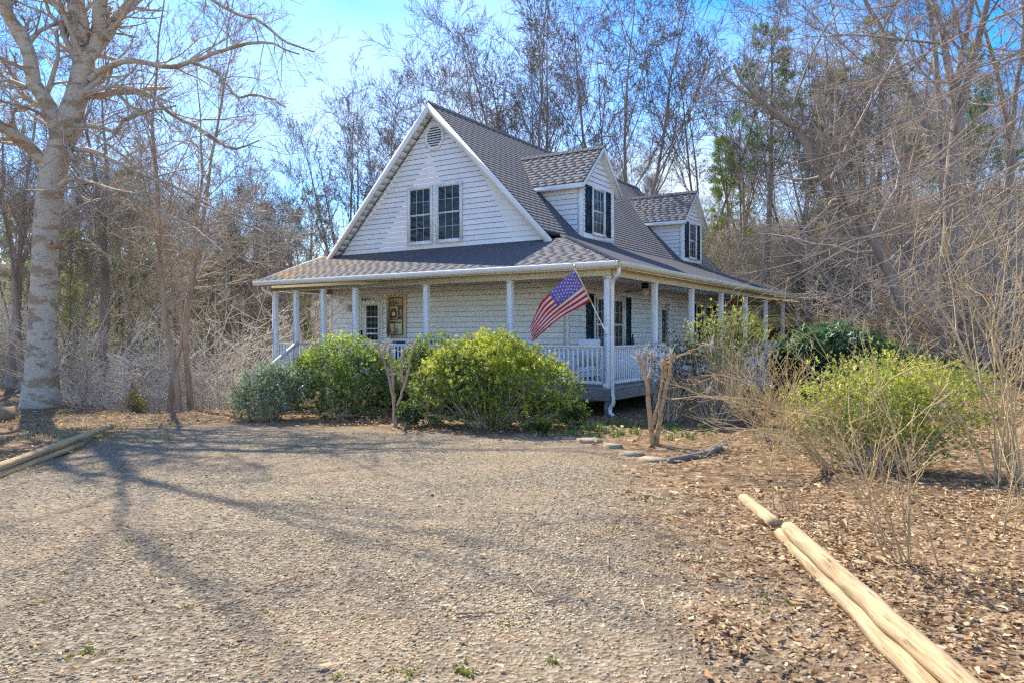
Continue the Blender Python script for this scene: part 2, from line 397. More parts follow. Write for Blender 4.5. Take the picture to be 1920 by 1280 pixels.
bp = n('ShaderNodeBump'); bp.inputs['Strength'].default_value = .8; bp.inputs['Distance'].default_value = .02
l(v1.outputs['Distance'], bp.inputs['Height']); l(bp.outputs[0], b.inputs['Normal'])
go = link('ground', gme, gmt); go['kind'] = 'structure'

# ------------------------------------------------------------------ house
XL, XR, YF, YB = -10.9, -2.22, 2.22, 16.65       # wall faces
RX = -6.61; SM = 1.03; SP = .365                  # ridge x, main and porch roof slopes
ZA = 7.88; EO = .42; ZE = 2.72                    # ridge height, eave overhang, eave roof height
YR = 18.87                                        # rear post row
BX = (ZA - SM * (-RX) * 1 - (ZE + SP * EO)) / (SM - SP)   # x where main slope meets side porch slope
BX = (ZA + SM * RX - ZE - SP * EO) / (SM - SP)
BZ = ZA - SM * (BX - RX)
YG0, YG1 = 1.92, 16.95                            # gable roof ends
house = thing('farmhouse', 'white lap-sided house with steep dark shingle roof, two dormers and wraparound porch', 'house', (RX, 9.0, float(gz(RX, 9.0))))
rngH = np.random.default_rng(5)
def clip(poly, a, c, keep):
    """clip 2-D polygon by coordinate a (0/1) against value c; keep '>' or '<'"""
    o = []
    for k in range(len(poly)):
        p, q = poly[k], poly[(k + 1) % len(poly)]
        ip = (p[a] >= c) if keep == '>' else (p[a] <= c); iq = (q[a] >= c) if keep == '>' else (q[a] <= c)
        if ip: o.append(p)
        if ip != iq:
            t_ = (c - p[a]) / (q[a] - p[a]); o.append((p[0] + t_ * (q[0] - p[0]), p[1] + t_ * (q[1] - p[1])))
    return o
def area2(poly): return abs(sum(poly[k][0] * poly[(k+1) % len(poly)][1] - poly[(k+1) % len(poly)][0] * poly[k][1] for k in range(len(poly)))) / 2
def slab(mb, poly, O, u, v, nrm, hf, base=-.004, col=None, skirt=True):
    O, u, v, nrm = (np.array(a, float) for a in (O, u, v, nrm)); k = len(poly)
    top = [O + u * p[0] + v * p[1] + nrm * hf(p[1]) for p in poly]; bot = [O + u * p[0] + v * p[1] + nrm * base for p in poly]
    mb.add(top + bot, [tuple(range(k))] + ([(i_, k + i_, k + (i_ + 1) % k, (i_ + 1) % k) for i_ in range(k)] if skirt else [tuple(range(k, 2 * k))[::-1]]), col)
def shingles(poly, O, u, v, nrm, parent, single=0, tabw=.30, exp=.142, moss=None):
    """tabbed shingle courses over a convex polygon in (u,v); the first `single` tabs become objects"""
    us = [p[0] for p in poly]; vs = [p[1] for p in poly]; mb = MB(); v0 = min(vs); made = 0; r_ = 0
    while v0 < max(vs) - .01:
        v1_ = v0 + exp; st = clip(clip(poly, 1, v0, '>'), 1, v1_, '<')
        if len(st) >= 3 and area2(st) > 1e-4:
            x = min(us) - (r_ % 2) * tabw / 2 - tabw + (r_ * .37 % 1) * .05
            while x < max(us):
                w = tabw * rngH.uniform(.92, 1.05); tb = clip(clip(st, 0, x + .0012, '>'), 0, x + w - .0012, '<')
                if len(tb) >= 3 and area2(tb) > 8e-4:
                    th = rngH.uniform(.0018, .003); g = rngH.uniform(.95, 1.06); tint = rngH.uniform(-.04, .04)
                    c = np.array([g * (1 + tint), g, g * (1 - tint)])
                    if moss is not None: c = c * moss(np.mean([q[0] for q in tb]), np.mean([q[1] for q in tb]))
                    hf = lambda vv, v0=v0, th=th: th * (1 - .6 * (vv - v0) / exp)
                    if made < single:
                        one = MB(); slab(one, tb, O, u, v, nrm, hf, col=c); one.build('shingle', M['shingle'], parent); made += 1
                    else: slab(mb, tb, O, u, v, nrm, hf, col=c)
                x += w
        v0 = v1_; r_ += 1
    if mb.n: mb.build('shingles', M['shingle'], parent, kind='stuff')
def panel(poly, O, u, v, nrm, thick, name, mat_, parent):
    mb = MB(); O, u, v, nrm = (np.array(a, float) for a in (O, u, v, nrm)); k = len(poly)
    top = [O + u * p[0] + v * p[1] for p in poly]; bot = [q - nrm * thick for q in top]
    mb.add(top + bot, [tuple(range(k)), tuple(range(k, 2 * k))[::-1]] + [(i_, k + i_, k + (i_ + 1) % k, (i_ + 1) % k) for i_ in range(k)])
    return mb.build(name, mat_, parent)
def siding(poly, O, u, nrm, parent, exp=.150, z0=None, dirty=0.):
    vs = [p[1] for p in poly]; z = min(vs) if z0 is None else z0
    while z < max(vs) - .01:
        st = clip(clip(poly, 1, z, '>'), 1, z + exp - .015, '<')
        if len(st) >= 3 and area2(st) > 2e-3:
            mb = MB(); g = rngH.uniform(.95, 1.03); slab(mb, st, O, u, (0, 0, 1), nrm, lambda vv, z=z: .004 + .018 * (1 - (vv - z) / exp), base=.001, col=(g, g, g), skirt=False)
            mb.build('siding_board', M['siding'], parent)
        z += exp

# deck, foundation
gy = lambda x, y: float(gz(x, y))
MB().box((XL, YF, -2.6), (XR, YB, .02)).build('foundation', M['found'], house)
dk = MB(); dk.box((XL - .06, -.06, -.05), (XR, YF, -.03)); dk.box((XR, -.06, -.05), (.06, YR + .06, -.031)); dk.box((XL, YB, -.05), (XR, YR + .06, -.032))
deck = dk.build('porch_deck', M['deckwood'], house)
for k in range(16):
    y0 = -.09 + k * .145; MB().bbox((XL - .09, y0, -.028), (.09 if y0 < 2.2 else XR, y0 + .139, .0), .004).build('deck_board', M['deckwood'], deck)
for k in range(16):
    x0 = XR + .01 + k * .145; MB().bbox((x0, 2.24, -.028), (x0 + .139, YR + .09, .0), .004).build('deck_board', M['deckwood'], deck)
for a, b_ in (((XL - .06, -.10, -.27), (.10, -.06, -.035)), ((.06, -.06, -.27), (.10, YR + .06, -.035)), ((XL - .10, -.10, -.27), (XL - .06, YF, -.035)), ((XL, YR + .06, -.27), (.10, YR + .10, -.035))):
    MB().bbox(a, b_, .005).build('rim_joist', M['greywood'], house)
FP = [XL, -9.99, -8.86, -7.61, -5.1, -2.54, 0.]; SPY = [2.695 * k for k in range(1, 8)]
for x in FP[::1]:
    if x in (-9.99, -8.86): pass
    MB().bbox((x - .06, -.05, gy(x, 0) - .3), (x + .06, .07, -.27), .006).build('deck_pier', M['greywood'], house)
for y in SPY: MB().bbox((-.07, y - .06, gy(0, y) - .3), (.05, y + .06, -.27), .006).build('deck_pier', M['greywood'], house)
# posts
pw = .066
def post(x, y, z0=0., z1=2.44):
    o = MB().bbox((x - pw, y - pw, z0), (x + pw, y + pw, z1), .008).bbox((x - pw - .012, y - pw - .012, z0 + .002), (x + pw + .012, y + pw + .012, z0 + .10), .006).bbox((x - pw - .012, y - pw - .012, z1 - .07), (x + pw + .012, y + pw + .012, z1 - .004), .006)
    return o.build('porch_post', M['trim'], house)
for x in FP: post(x, 0)
for y in SPY: post(0, y)
for x in (-2.54, -5.1, -7.6, XL + .05): post(x, YR)
# beams, ceiling, fascia, gutters
MB().bbox((XL - .085, -.085, 2.44), (.085, .085, 2.69), .006).build('porch_beam', M['cream'], house)
MB().bbox((-.085, .088, 2.441), (.085, YR + .085, 2.689), .006).build('porch_beam', M['cream'], house)
MB().bbox((XL - .085, .088, 2.441), (XL + .085, YF - .02, 2.688), .006).build('porch_beam', M['trim'], house)
MB().bbox((XL - .085, YR - .085, 2.441), (-.088, YR + .085, 2.688), .006).build('porch_beam', M['cream'], house)
MB().box((XL + .09, .09, 2.60), (XR + .01, YF, 2.62)).build('porch_ceiling', M['ceil'], house)
MB().box((XR + .012, .09, 2.601), (-.09, YR - .09, 2.621)).build('porch_ceiling', M['ceil'], house)
MB().box((XL + .09, YB, 2.6), (XR, YR - .09, 2.622)).build('porch_ceiling', M['ceil'], house)
e = EO - .05
MB().box((XL - e, -e, 2.63), (.082, -.088, 2.645)).build('soffit', M['trim'], house)
MB().box((.088, -e, 2.631), (e, YR + e, 2.646)).build('soffit', M['trim'], house)
MB().bbox((XL - e - .02, -e - .022, 2.57), (e, -e, 2.712), .004).build('fascia', M['trim'], house)
MB().bbox((e, -e - .022, 2.57), (e + .022, YR + e, 2.711), .004).build('fascia', M['cream'], house)
def gutter(p0, p1, nrm, name='gutter', m_=M['trim']):
    """K-style gutter run from p0 to p1, opening upwards, bulging along nrm"""
    prof = [(0, .12), (0, 0), (.06, 0), (.085, .05), (.10, .075), (.10, .12), (.106, .12), (.108, .07), (.09, .045), (.064, -.006), (-.004, -.006), (-.004, .12)]
    p0, p1, nrm = (np.array(a, float) for a in (p0, p1, nrm)); k = len(prof); V = []
    for p in (p0, p1): V += [p + nrm * a + np.array([0, 0, b2]) for a, b2 in prof]
    F = [(i_, (i_ + 1) % k, k + (i_ + 1) % k, k + i_) for i_ in range(k)] + [(0, 1, 2, 3, 4, 5), ][0:0]
    mb = MB(); mb.add(V, F)
    return mb.build(name, m_, house)
gutter((XL - e - .05, -e - .022, 2.60), (e + .10, -e - .022, 2.60), (0, -1, 0))
gutter((e + .022, -e - .10, 2.601), (e + .022, YR + e, 2.601), (1, 0, 0), m_=M['cream'])
# downspouts
def downspout(pts, m_=M['trim']):
    P = np.array(pts, float); n_ = len(P)
    V = []; F = []
    for k in range(n_):
        t_ = P[min(k + 1, n_ - 1)] - P[max(k - 1, 0)]; t_ /= np.linalg.norm(t_)
        a = np.cross(t_, (1, -1, .01)); a /= np.linalg.norm(a); c = np.cross(t_, a)
        V += [P[k] + a * sa * .036 + c * sc * .028 for sa, sc in ((-1, -.8), (-.8, -1), (.8, -1), (1, -.8), (1, .8), (.8, 1), (-.8, 1), (-1, .8))]
    for k in range(n_ - 1): F += [(k * 8 + i_, k * 8 + (i_ + 1) % 8, k * 8 + 8 + (i_ + 1) % 8, k * 8 + 8 + i_) for i_ in range(8)]
    mb = MB(); mb.add(V, F); return mb.build('downspout', m_, house, True)
bez = lambda p0, p1, p2, p3, n_=8: [tuple((1 - t_)**3 * np.array(p0) + 3 * (1 - t_)**2 * t_ * np.array(p1) + 3 * (1 - t_) * t_**2 * np.array(p2) + t_**3 * np.array(p3)) for t_ in np.linspace(0, 1, n_)]
gcz = gy(.2, -.1)
downspout([(.40, -.28, 2.60)] + bez((.40, -.28, 2.50), (.38, -.27, 2.36), (.14, -.03, 2.42), (.125, -.02, 2.22)) + [(.125, -.02, 1.0), (.125, -.02, .1), (.125, -.02, -.05)] + bez((.125, -.02, -.10), (.13, -.03, -.18), (.17, -.07, -.14), (.17, -.07, -.24), 5) + bez((.17, -.07, -.30), (.17, -.07, -.38), (.09, -.06, -.36), (.09, -.06, -.44), 5) + [(.09, -.07, gcz + .12)] + bez((.10, -.09, gcz + .10), (.12, -.1, gcz + .06), (.2, -.2, gcz + .05), (.32, -.30, gcz + .05), 5) )
downspout([(XL - .2, -.30, 2.58)] + bez((XL - .2, -.3, 2.50), (XL - .2, -.28, 2.40), (XL - .04, -.09, 2.46), (XL - .03, -.10, 2.33)), M['cream'])

MB().add([(XL - .03, -.085, 2.69), (XL - .03, YF, 2.69), (XL - .03, YF, ZE + SP * (YF + EO) - .06), (XL - .03, -.085, ZE + SP * (EO - .085) - .06), (XL + .01, -.085, 2.69), (XL + .01, YF, 2.69), (XL + .01, YF, ZE + SP * (YF + EO) - .06), (XL + .01, -.085, ZE + SP * (EO - .085) - .06)], [(0, 1, 2, 3), (7, 6, 5, 4), (0, 4, 5, 1), (3, 2, 6, 7)]).build('porch_end_panel', M['siding'], house)
# porch roofs
sn = math.sqrt(1 + SP * SP)
Ov = lambda a: a * sn                        # plan run -> slope length
run = EO - BX                                 # plan width of the side porch roof
moss = lambda xu, vv: np.array([1, 1, 1]) * 1.0 + (np.array([.8, .28, -.30]) * max(0, min(1, (5.2 - xu) / 3.6)) * max(0, .65 * vnoise(xu, vv * 2.2, .42, 3) + .35 * vnoise(xu, vv, .15, 7) - .36) * 3.6).clip(-.4, 2)
fr = [(0, 0), (EO - XL + EO, 0), (EO - XL + EO - run, Ov(run)), (0, Ov(run - (BX * -1 - YF) if True else run))]
yt = YF + .0
fr = [(0, 0), (2 * EO - XL, 0), (2 * EO - XL - run, Ov(run)), (2 * EO - XL - run, Ov(yt + EO)), (0, Ov(yt + EO))]
fr = [(0, 0), (2 * EO - XL, 0), (2 * EO - XL - (yt + EO), Ov(yt + EO)), (0, Ov(yt + EO))]
uF, vF, nF = (1, 0, 0), (0, 1 / sn, SP / sn), (0, -SP / sn, 1 / sn)
OF = (XL - EO, -EO, ZE)
rf = panel(fr, OF, uF, vF, nF, .05, 'porch_roof', M['under'], house); shingles(fr, OF, uF, vF, nF, rf, moss=moss)
yl = YR + EO
sr = [(0, 0), (yl + EO, 0), (yl + EO - run, Ov(run)), (run, Ov(run))]
uS, vS, nS = (0, 1, 0), (-1 / sn, 0, SP / sn), (SP / sn, 0, 1 / sn); OS = (EO, -EO, ZE)
rs = panel(sr, OS, uS, vS, nS, .05, 'porch_roof', M['under'], house); shingles(sr, OS, uS, vS, nS, rs)
rr_ = [(0, 0), (2 * EO - XL, 0), (2 * EO - XL, Ov(YR + EO - YB)), (YR + EO - YB, Ov(YR + EO - YB))]
rb = panel(rr_, (EO, YR + EO, ZE), (-1, 0, 0), (0, -1 / sn, SP / sn), (0, SP / sn, 1 / sn), .05, 'porch_roof', M['under'], house)
# hip caps at the near corner
mb = MB(); h0 = np.array([EO, -EO, ZE + .012]); h1 = np.array([-2.30, 2.30, ZE + SP * (2.30 + EO) + .012])
nc = 26
for k in range(nc):
    a = h0 + (h1 - h0) * k / nc; c = h0 + (h1 - h0) * (k + 1.15) / nc; g = rngH.uniform(.85, 1.25)
    la = np.array([-.11, -.11 * 0, 0]) ; d_ = np.array([.10, 0., -.10 * SP]); d2 = np.array([0., -.10, -.10 * SP])
    up = np.array([0, 0, .012])
    mb.add([a + up * 1.6, a + d_ + up * 1.6, c + d_ + up * .3, c + up * .3, a + d2 + up * 1.6, c + d2 + up * .3, a, a + d_, a + d2], [(0, 1, 2, 3), (4, 0, 3, 5), (6, 7, 1, 0), (8, 6, 0, 4)], (g, g * .98, g * .95))
mb.build('hip_cap', M['shingle'], rf)
# left end of the porch roof: rake board
mb = MB(); mb.obb((XL - EO - .012, -EO, ZE - .06), (XL - EO - .012, YF, ZE + SP * (YF + EO) - .06), .024, .14); mb.build('rake_board', M['trim'], house)

# main roof
sm = math.sqrt(1 + SM * SM); vl = (RX - BX) * -1 * sm
mr = [(0, 0), (YG1 - YG0, 0), (YG1 - YG0, vl), (0, vl)]
uM, vM, nM = (0, 1, 0), (-1 / sm, 0, SM / sm), (SM / sm, 0, 1 / sm); OM = (BX, YG0, BZ)
rm = panel(mr, OM, uM, vM, nM, .10, 'main_roof', M['under'], house); shingles(mr, OM, uM, vM, nM, rm)
XLE = XL - .22; zle = ZA - SM * (RX - XLE); vll = (RX - XLE) * sm
rl = panel([(0, 0), (YG1 - YG0, 0), (YG1 - YG0, vll), (0, vll)], (XLE, YG1, zle), (0, -1, 0), (1 / sm, 0, SM / sm), (-SM / sm, 0, 1 / sm), .10, 'main_roof', M['under'], house)
shingles([(0, 0), (YG1 - YG0, 0), (YG1 - YG0, vll), (0, vll)], (XLE, YG1, zle), (0, -1, 0), (1 / sm, 0, SM / sm), (-SM / sm, 0, 1 / sm), rl, tabw=.6)
mb = MB(); nr = 52
for k in range(nr):
    y0 = YG0 - .01 + (YG1 - YG0) * k / nr; y1 = y0 + (YG1 - YG0) / nr * 1.1; g = rngH.uniform(.7, 1.1)
    for s_ in (-1, 1): mb.add([(RX, y0, ZA + .03), (RX, y1, ZA + .018), (RX + s_ * .13, y1, ZA + .018 - .13 * SM), (RX + s_ * .13, y0, ZA + .03 - .13 * SM)], [(0, 1, 2, 3)], (g, g, g))
mb.build('ridge_cap', M['shingle'], rm)
# rake boards and boxed soffit on the gable
def rake(x1, z1):
    mb = MB(); hgt = .25
    a = np.array([RX, YG0 - .02, ZA - .02]); c = np.array([x1, YG0 - .02, z1 - .02]); dz = np.array([0, 0, -hgt * 1.12]); dy = np.array([0, .022, 0])
    mb.add([a, c, c + dz, a + dz, a + dy, c + dy, c + dz + dy, a + dz + dy], [(0, 1, 2, 3), (4, 7, 6, 5), (0, 4, 5, 1), (3, 2, 6, 7), (1, 5, 6, 2), (0, 3, 7, 4)])
    return mb.build('rake_board', M['trim'], house)
rake(BX + .2, ZA - SM * (BX + .2 - RX)); rake(XLE + .1, ZA - SM * (RX - XLE - .1))
for s_, x1 in ((1, BX), (-1, XLE + .1)):
    nseg = 26; sf = None
    for k in range(nseg):                                           # soffit panels, each with its groove
        ta, tb = k / nseg + .002, (k + 1) / nseg - .002; xa, xb = RX + (x1 - RX) * ta, RX + (x1 - RX) * tb
        za_, zb_ = ZA - SM * abs(xa - RX) - .27, ZA - SM * abs(xb - RX) - .27; st_ = .012 * (k % 2)
        mb = MB(); mb.add([(xa, YG0 + .004, za_ + st_), (xb, YG0 + .004, zb_ + st_), (xb, YF + .02, zb_ + st_), (xa, YF + .02, za_ + st_), (xa, YG0 + .004, za_ + .03), (xb, YG0 + .004, zb_ + .03), (xb, YF + .02, zb_ + .03), (xa, YF + .02, za_ + .03)], [(0, 1, 2, 3), (4, 7, 6, 5), (0, 4, 5, 1), (2, 6, 7, 3), (1, 5, 6, 2), (0, 3, 7, 4)])
        o = mb.build('soffit_panel', M['trim'], sf if sf else house)
        if sf is None: o.name = 'rake_soffit'; sf = o

# walls with lap siding
zg0 = ZE + SP * (YF + EO) - .02
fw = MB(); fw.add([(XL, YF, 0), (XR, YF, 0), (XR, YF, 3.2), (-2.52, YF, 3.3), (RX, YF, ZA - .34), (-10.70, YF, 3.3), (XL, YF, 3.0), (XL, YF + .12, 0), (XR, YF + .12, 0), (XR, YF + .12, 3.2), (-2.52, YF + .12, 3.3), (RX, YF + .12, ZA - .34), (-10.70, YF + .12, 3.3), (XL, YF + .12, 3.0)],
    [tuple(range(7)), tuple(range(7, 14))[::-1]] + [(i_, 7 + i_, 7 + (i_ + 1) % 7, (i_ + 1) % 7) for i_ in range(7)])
fwall = fw.build('front_wall', M['seam_shade'], house)
siding([(XL + .05, .02), (XR - .05, .02), (XR - .05, 2.61), (XL + .05, 2.61)], (0, YF, 0), (1, 0, 0), (0, -1, 0), fwall)
zt_ = ZA - .30
siding([(XL + (zg0 - 3.2) * 0 + .3, zg0), (RX + (zt_ - zg0) / SM, zg0), (RX, zt_), (RX - (zt_ - zg0) / SM, zg0)][1:4] , (0, YF, 0), (1, 0, 0), (0, -1, 0), fwall)
siding([(XL, 2.9), (RX - (zt_ - zg0) / SM + .0, zg0), (XL, zg0 - .15)], (0, YF, 0), (1, 0, 0), (0, -1, 0), fwall)
sw = MB(); sw.box((XR - .12, YF + .13, 0), (XR, YB, 3.2)); swall = sw.build('side_wall', M['seam_shade'], house)
siding([(YF + .05, .02), (YB, .02), (YB, 2.61), (YF + .05, 2.61)], (XR, 0, 0), (0, 1, 0), (1, 0, 0), swall)
MB().box((XL, YF + .13, 0), (XL + .12, YB, 3.1)).build('back_wall', M['siding'], house)
MB().add([(XL, YB, 0), (XR, YB, 0), (XR, YB, 3.1), (RX, YB, ZA - .3), (XL, YB, 3.1)], [(4, 3, 2, 1, 0)]).build('rear_wall', M['siding'], house)
MB().bbox((XR - .09, YF - .03, 0), (XR + .03, YF + .09, 2.6), .004).build('corner_board', M['trim'], house)
MB().bbox((XL - .03, YF - .03, -.2), (XL + .09, YF + .09, 2.45), .004).build('corner_board', M['trim'], house)

# windows: local frame (origin at bottom centre, u along wall, n outwards)
def window(parent, O, u, nrm, w, h, cols, rows, frame=.075, depth=.05, name='window', deep=False, casing=True):
    """double-hung window with grilles"""
    O, u, nrm = np.array(O, float), np.array(u, float), np.array(nrm, float); z = np.array([0, 0, 1.])
    def bx(mb, u0, u1, z0, z1, n0, n1, col=None):
        V = [O + u * a + z * b2 + nrm * c for c in (n0, n1) for a, b2 in ((u0, z0), (u1, z0), (u1, z1), (u0, z1))]
        mb.add(V, [(0, 3, 2, 1), (4, 5, 6, 7), (0, 1, 5, 4), (1, 2, 6, 5), (2, 3, 7, 6), (3, 0, 4, 7)], col)
    f = MB(); W = w / 2
    if casing:
        bx(f, -W, -W + frame, 0, h, .0, depth); bx(f, W - frame, W, 0, h, .0, depth); bx(f, -W + frame, W - frame, h - frame, h, .0, depth - .002); bx(f, -W + frame, W - frame, 0, frame * .8, .0, depth - .002)
        bx(f, -W - .02, W + .02, -.03, .012, .0, depth + .03)
    wi = f.build(name, M['trim'], parent); sub = wi if not deep else parent
    iw = W - frame; half = h / 2
    for s_, (z0, z1, nn) in enumerate(((frame * .8, half, .022), (half, h - frame, .034))):
        s = MB(); t_ = .022
        bx(s, -iw, -iw + t_, z0, z1, .004, nn); bx(s, iw - t_, iw, z0, z1, .004, nn); bx(s, -iw + t_, iw - t_, z0, z0 + t_, .004, nn); bx(s, -iw + t_, iw - t_, z1 - t_, z1, .004, nn); s.build('sash', M['trim'], sub)
        g = MB(); x0, x1, y0, y1 = -iw + t_, iw - t_, z0 + t_, z1 - t_; gb = .0065
        for k in range(1, cols): xx = x0 + (x1 - x0) * k / cols; bx(g, xx - gb, xx + gb, y0, y1, .010, nn - .004)
        for k in range(1, rows): yy = y0 + (y1 - y0) * k / rows; bx(g, x0, x1, yy - gb, yy + gb, .0102, nn - .0042)
        if g.n: g.build('grille', M['grille'], sub)
        for c in range(cols):
            for r in range(rows):
                p = MB(); xa = x0 + (x1 - x0) * c / cols + gb * .5; xb = x0 + (x1 - x0) * (c + 1) / cols - gb * .5
                ya = y0 + (y1 - y0) * r / rows + gb * .5; yb = y0 + (y1 - y0) * (r + 1) / rows - gb * .5
                tl = rngH.normal(0, .0012, 2); V = [O + u * a + z * b2 + nrm * (.009 + tl[0] * (1 if a == xa else -1) + tl[1] * (1 if b2 == ya else -1)) for a, b2 in ((xa, ya), (xb, ya), (xb, yb), (xa, yb))]
                p.add(V, [(0, 1, 2, 3)] if np.dot(np.cross(u, z), nrm) > 0 else [(3, 2, 1, 0)]); p.build('pane', M['glass'], sub)
    return wi
def shutter(parent, O, u, nrm, w, h):
    O, u, nrm = np.array(O, float), np.array(u, float), np.array(nrm, float); z = np.array([0, 0, 1.]); mb = MB()
    def bx(u0, u1, z0, z1, n0, n1):
        V = [O + u * a + z * b2 + nrm * c for c in (n0, n1) for a, b2 in ((u0, z0), (u1, z0), (u1, z1), (u0, z1))]
        mb.add(V, [(0, 3, 2, 1), (4, 5, 6, 7), (0, 1, 5, 4), (1, 2, 6, 5), (2, 3, 7, 6), (3, 0, 4, 7)])
    W = w / 2; s_ = .045
    bx(-W, -W + s_, 0, h, .0, .035); bx(W - s_, W, 0, h, 0, .035); bx(-W, W, 0, .07, 0, .034); bx(-W, W, h - .07, h, 0, .034); bx(-W, W, h * .42, h * .42 + .06, 0, .034); bx(-W, W, 0, h, 0, .012)
    bx(-W + s_ + .03, W - s_ - .03, .11, h * .42 - .04, 0, .024); bx(-W + s_ + .03, W - s_ - .03, h * .42 + .10, h - .11, 0, .024)
    return mb.build('shutter', M['shutter'], parent)
for xa, xb in ((-7.616, -6.668), (-6.545, -5.59)):
    window(house, ((xa + xb) / 2, YF - .018, 3.83), (1, 0, 0), (0, -1, 0), xb - xa, 1.70, 3, 2)
window(house, (XR + .018, 4.735, .62), (0, 1, 0), (1, 0, 0), 2.09, 1.66, 1, 1, name='window')
w_ = window(house, (XR + .03, 4.28, .68), (0, 1, 0), (1, 0, 0), .86, 1.52, 3, 2, frame=.04, name='window'); window(house, (XR + .03, 5.19, .68), (0, 1, 0), (1, 0, 0), .86, 1.52, 3, 2, frame=.04)
shutter(house, (XR + .018, 3.47, .62), (0, 1, 0), (1, 0, 0), .40, 1.66); shutter(house, (XR + .018, 6.0, .62), (0, 1, 0), (1, 0, 0), .40, 1.66)
window(house, (XR + .018, 12.6, .62), (0, 1, 0), (1, 0, 0), .95, 1.66, 3, 2); window(house, (XR + .018, 13.6, .62), (0, 1, 0), (1, 0, 0), .95, 1.66, 3, 2)
shutter(house, (XR + .018, 14.32, .62), (0, 1, 0), (1, 0, 0), .40, 1.66); shutter(house, (XR + .018, 11.9, .62), (0, 1, 0), (1, 0, 0), .40, 1.66)
# gable vent: octagon with louvre slats
vc = np.array([-6.60, YF - .018, 6.93]); ro = .40
mb = MB(); ang = [math.pi / 8 + k * math.pi / 4 for k in range(8)]
for rad0, rad1, d0 in ((ro, ro * .80, .04),):
    A = [vc + np.array([math.cos(a) * rad0 * .92, 0, math.sin(a) * rad0 * 1.08]) for a in ang]; B_ = [vc + np.array([math.cos(a) * rad1 * .92, 0, math.sin(a) * rad1 * 1.08]) for a in ang]; fw_ = np.array([0, -d0, 0])
    V = A + B_ + [a + fw_ for a in A] + [c + fw_ for c in B_]
    F = [(16 + k, 16 + (k + 1) % 8, 24 + (k + 1) % 8, 24 + k) for k in range(8)] + [(k, (k + 1) % 8, 16 + (k + 1) % 8, 16 + k) for k in range(8)] + [(8 + (k + 1) % 8, 8 + k, 24 + k, 24 + (k + 1) % 8) for k in range(8)]
    mb.add(V, F)
vent = mb.build('gable_vent', M['siding'], house)
MB().add([vc + np.array([math.cos(a) * .31, -.006, math.sin(a) * .36]) for a in ang], [tuple(range(8))[::-1]]).build('vent_screen', M['dark'], vent)
for k in range(9):
    z = -.29 + k * .073; hw = min(.27, .27 - max(0, abs(z) - .13) * .85 + .02)
    MB().add([vc + np.array(q) for q in ((-hw, -.035, z - .025), (hw, -.035, z - .025), (hw, -.010, z + .03), (-hw, -.010, z + .03), (-hw, -.028, z - .03), (hw, -.028, z - .03))], [(0, 1, 2, 3), (5, 4, 3, 2), (0, 4, 5, 1)]).build('slat', M['trim'], vent)
# front door with storm door
dx0, dx1 = -9.602, -8.636
mb = MB(); mb.bbox((dx0, YF - .06, .02), (dx0 + .1, YF - .01, 2.34)); mb.bbox((dx1 - .1, YF - .06, .02), (dx1, YF - .01, 2.34)); mb.bbox((dx0 + .101, YF - .058, 2.21), (dx1 - .101, YF - .01, 2.34)); mb.box((dx0 + .1, YF - .025, .02), (dx1 - .1, YF - .015, 2.21))
door = mb.build('front_door', M['trim'], house)
mb = MB(); mb.bbox((dx0 + .105, YF - .05, .04), (dx0 + .19, YF - .026, 2.2)); mb.bbox((dx1 - .19, YF - .05, .04), (dx1 - .105, YF - .026, 2.2)); mb.box((dx0 + .19, YF - .048, 2.1), (dx1 - .19, YF - .026, 2.2)); mb.box((dx0 + .19, YF - .048, 1.16), (dx1 - .19, YF - .026, 1.21)); mb.box((dx0 + .19, YF - .048, .04), (dx1 - .19, YF - .026, .28)); mb.box((dx0 + .19, YF - .034, .28), (dx1 - .19, YF - .026, .95)); mb.box((dx0 + .19, YF - .034, .95), (dx0 + .29, YF - .026, 2.1))
mb.build('storm_door', M['white'], door)
for c in range(3):
    for r in range(3):
        a = dx0 + .30 + c * .165; z = 1.0 + r * .36
        MB().box((a, YF - .036, z), (a + .15, YF - .030, z + .33)).build('pane', M['glass'], door)
MB().bbox((dx0 + .115, YF - .10, 1.12), (dx0 + .15, YF - .05, 1.30), .004).build('handle', M['dark'], door)
# side door
mb = MB(); mb.bbox((XR + .01, 8.50, .02), (XR + .06, 8.60, 2.27)); mb.bbox((XR + .01, 9.42, .02), (XR + .06, 9.52, 2.27)); mb.bbox((XR + .01, 8.601, 2.15), (XR + .058, 9.419, 2.27)); mb.box((XR + .01, 8.6, .02), (XR + .024, 9.42, 2.15))
sd_ = mb.build('side_door', M['trim'], house)
MB().box((XR + .02, 8.78, .9), (XR + .032, 9.24, 1.98)).build('pane', M['glass'], sd_)
for r in range(6):
    for c in range(2):
        ring = [(XR + .036, 8.90 + c * .21 + .08 * math.cos(t_), 1.0 + r * .17 + .06 * math.sin(t_)) for t_ in np.linspace(0, 5.6, 10)]
        MB().tube(ring, .008, 4).build('scroll', M['grille'], sd_)

